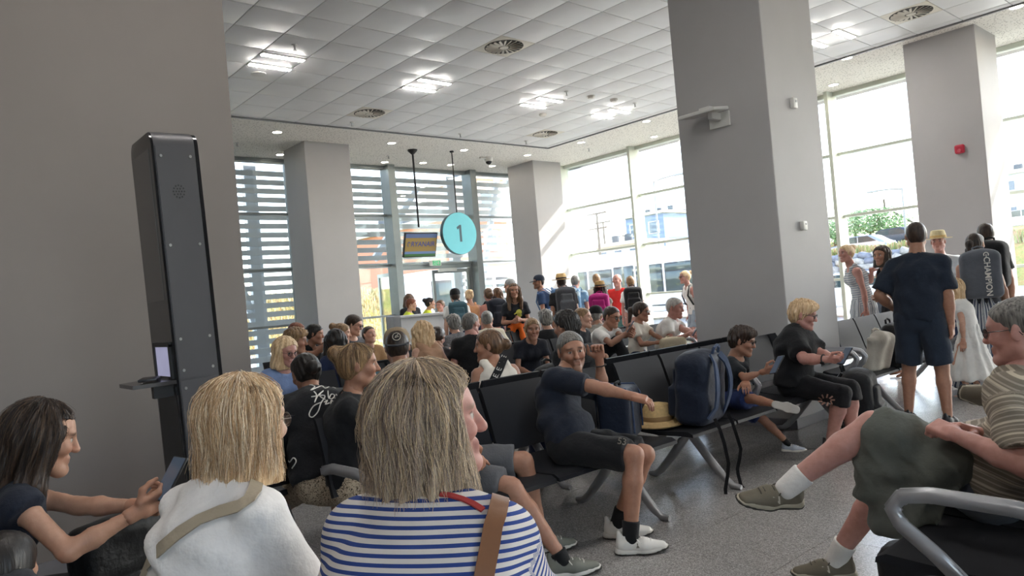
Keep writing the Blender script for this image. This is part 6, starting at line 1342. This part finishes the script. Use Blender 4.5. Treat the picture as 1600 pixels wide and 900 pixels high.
for x, L_ in ((-.13, .62), (.1, .5)): B().tube([(x, -.03, .06), (x-.02, -.07, .0), (x-.03, -.10, -.08), (x-.01, -.12, -L_*.35), (x+.02, -.10, -L_*.5), (x+.03, -.08, -L_*.65), (x+.015, -.09, -L_+.14), (x-.02, -.12, -L_+.08), (x-.02, -.15, -L_+.05)], 0, flat=(.022, .004, (1, .3, 0))).build('strap_tail', CBLK, bp)
softbag('backpack', 'black and white printed backpack behind the boy', 'backpack', TM(P7['origin'][0]-.03, P7['origin'][1]+.2, .45, math.pi, 0), (.28, .12, .38), BANDANA, straps=None)
softbag('backpack', 'black backpack standing by the knees of the heavyset woman', 'backpack', TM(5.98, 2.78, 0, math.radians(195)), (.36, .24, .58), cloth('1a1b1e', 'black_nylon', .6), straps=.06)
softbag('tote_bag', 'beige and white tote bag on the seat behind the standing man', 'bag', TM(6.98, 2.98, .45, math.radians(170), -.25), (.32, .12, .36), cloth('b9b3a8', 'tote_beige'), pocket=False, slump=.012)
softbag('backpack', 'black backpack leaning on the beige tote bag', 'backpack', TM(7.32, 3.0, .45, math.radians(180), -.2), (.34, .18, .42), cloth('1a1b1e', 'black_nylon'))
softbag('backpack', 'black backpack with a yellow tag on the seats behind the navy man', 'backpack', TM(3.78, 4.02, .44, math.radians(180)), (.34, .16, .44), cloth('26292c', 'charcoal_nylon', .6))
o_ = bpy.data.objects.new('tag', B().box((.05, .23, .2), (.05, .006, .05), bev=.002).mesh('tag')); o_.data.materials.append(mat('tag_yellow', 'c9b23a', .6)); link(o_, [o for o in bpy.data.objects if str(o.get('label', '')).startswith('black backpack with a yellow')][0])
softbag('handbag', 'cream woven bag in the lap of the ponytailed woman', 'bag', TM(*(np.append(atd(1048, 548, 8.45)[:2], .58)), math.radians(150)), (.3, .14, .2), spots('woven_cream', 'c9bda4', 'a8977a', 40, .3), pocket=False)
softbag('travel_bag', 'grey zipped bag beside the front right armrest', 'bag', TM(2.40, .80, 0, math.radians(78)), (.32, .16, .45), cloth('6d7076', 'grey_nylon', .6), pocket=False, handle=False)
softbag('bag', 'black bag on the floor under the front right seats', 'bag', TM(3.35, 1.25, 0, math.radians(100)), (.34, .2, .2), cloth('1a1b1e', 'black_nylon'), pocket=False)
softbag('handbag', 'black handbag in the lap of the dark-haired young woman', 'bag', TM(*(np.append(atd(205, 850, 2.45)[:2], .56)), math.radians(20)), (.3, .14, .2), cloth('141517', 'black_leather', .5), pocket=False)
c = atz(1362, 500, .55); e = empty('suitcase', (c[0]+.5, c[1]+.2, 0), .3, label='small red suitcase beside the floral dress', cat='suitcase')
B().box((0, 0, .3), (.36, .22, .5), bev=.04, seg=3).build('shell', mat('suitcase_red', 'b02234', .35), e); B().tube([(-.1, 0, .55), (-.1, 0, .72), (.1, 0, .72), (.1, 0, .55)], .01, 6).build('handle', DARK, e)
for x in (-.13, .13): B().cyl((x, -.1, .03), (x, .1, .03), .03).build('wheel', DARK, e)
# jacket lying over the crossed legs of the man in the polo shirt
kn, an = P5['legp']['L']; hp = P5['pel']+A(0, .08, 0); k2, a2 = P5['legp']['R']
u = (kn-hp)
V, Q = sdf_mesh([cone(hp+u*.25+A(0, 0, .05), hp+u*.86+A(0, 0, .015), .098, .082, .04), cone(hp+u*.4+A(0, .08, .0), hp+u*.55+A(.02, .13, -.26), .07, .05, .05, A(1, 0, 0), 1.8), cone(hp+u*.8+A(0, .06, .0), hp+u*.8+A(.04, .1, -.2), .06, .045, .05, A(1, 0, 0), 1.6), ell(hp+u*.35+A(.0, -.12, .07), (.14, .1, .07), .05)], .012, post=lambda F, P: wrinkle(.006, 30, 9)(F, P)-(.012*(1-np.abs(np.sin(P[..., 0]*26+P[..., 1]*17+1.4*np.sin(P[..., 2]*19+P[..., 1]*11))))**2).astype(np.float32))
jo = obj('jacket', np_mesh('jacket', V, Q), cloth('5b5e58', 'olive_jacket')); jo.location = tuple(P5['origin']); jo.rotation_euler = (0, 0, P5['face']); tag(jo, 'crumpled olive jacket lying across the lap of the polo shirt man', 'jacket')
# wrist watches
for inf, q_ in ((P8, 'R'), (P6, 'L'), (P3, 'R')):
    wv, x, y, z = inf['wrist'][q_]; b = B(); M_ = Matrix(((x[0], y[0], z[0], wv[0]), (x[1], y[1], z[1], wv[1]), (x[2], y[2], z[2], wv[2]), (0, 0, 0, 1)))
    b.tube([(-.045, .034*math.cos(t), .03*math.sin(t)) for t in [6.283*k/16 for k in range(16)]], 0, flat=(.02, .004, (1, 0, 0)), closed=True); o_ = b.build('watch_strap', CBLK, inf['root']); o_.matrix_local = M_
    o_ = B().cyl((-.045, 0, .03), (-.045, 0, .038), .017, seg=16).build('watch_face', DARK, o_)
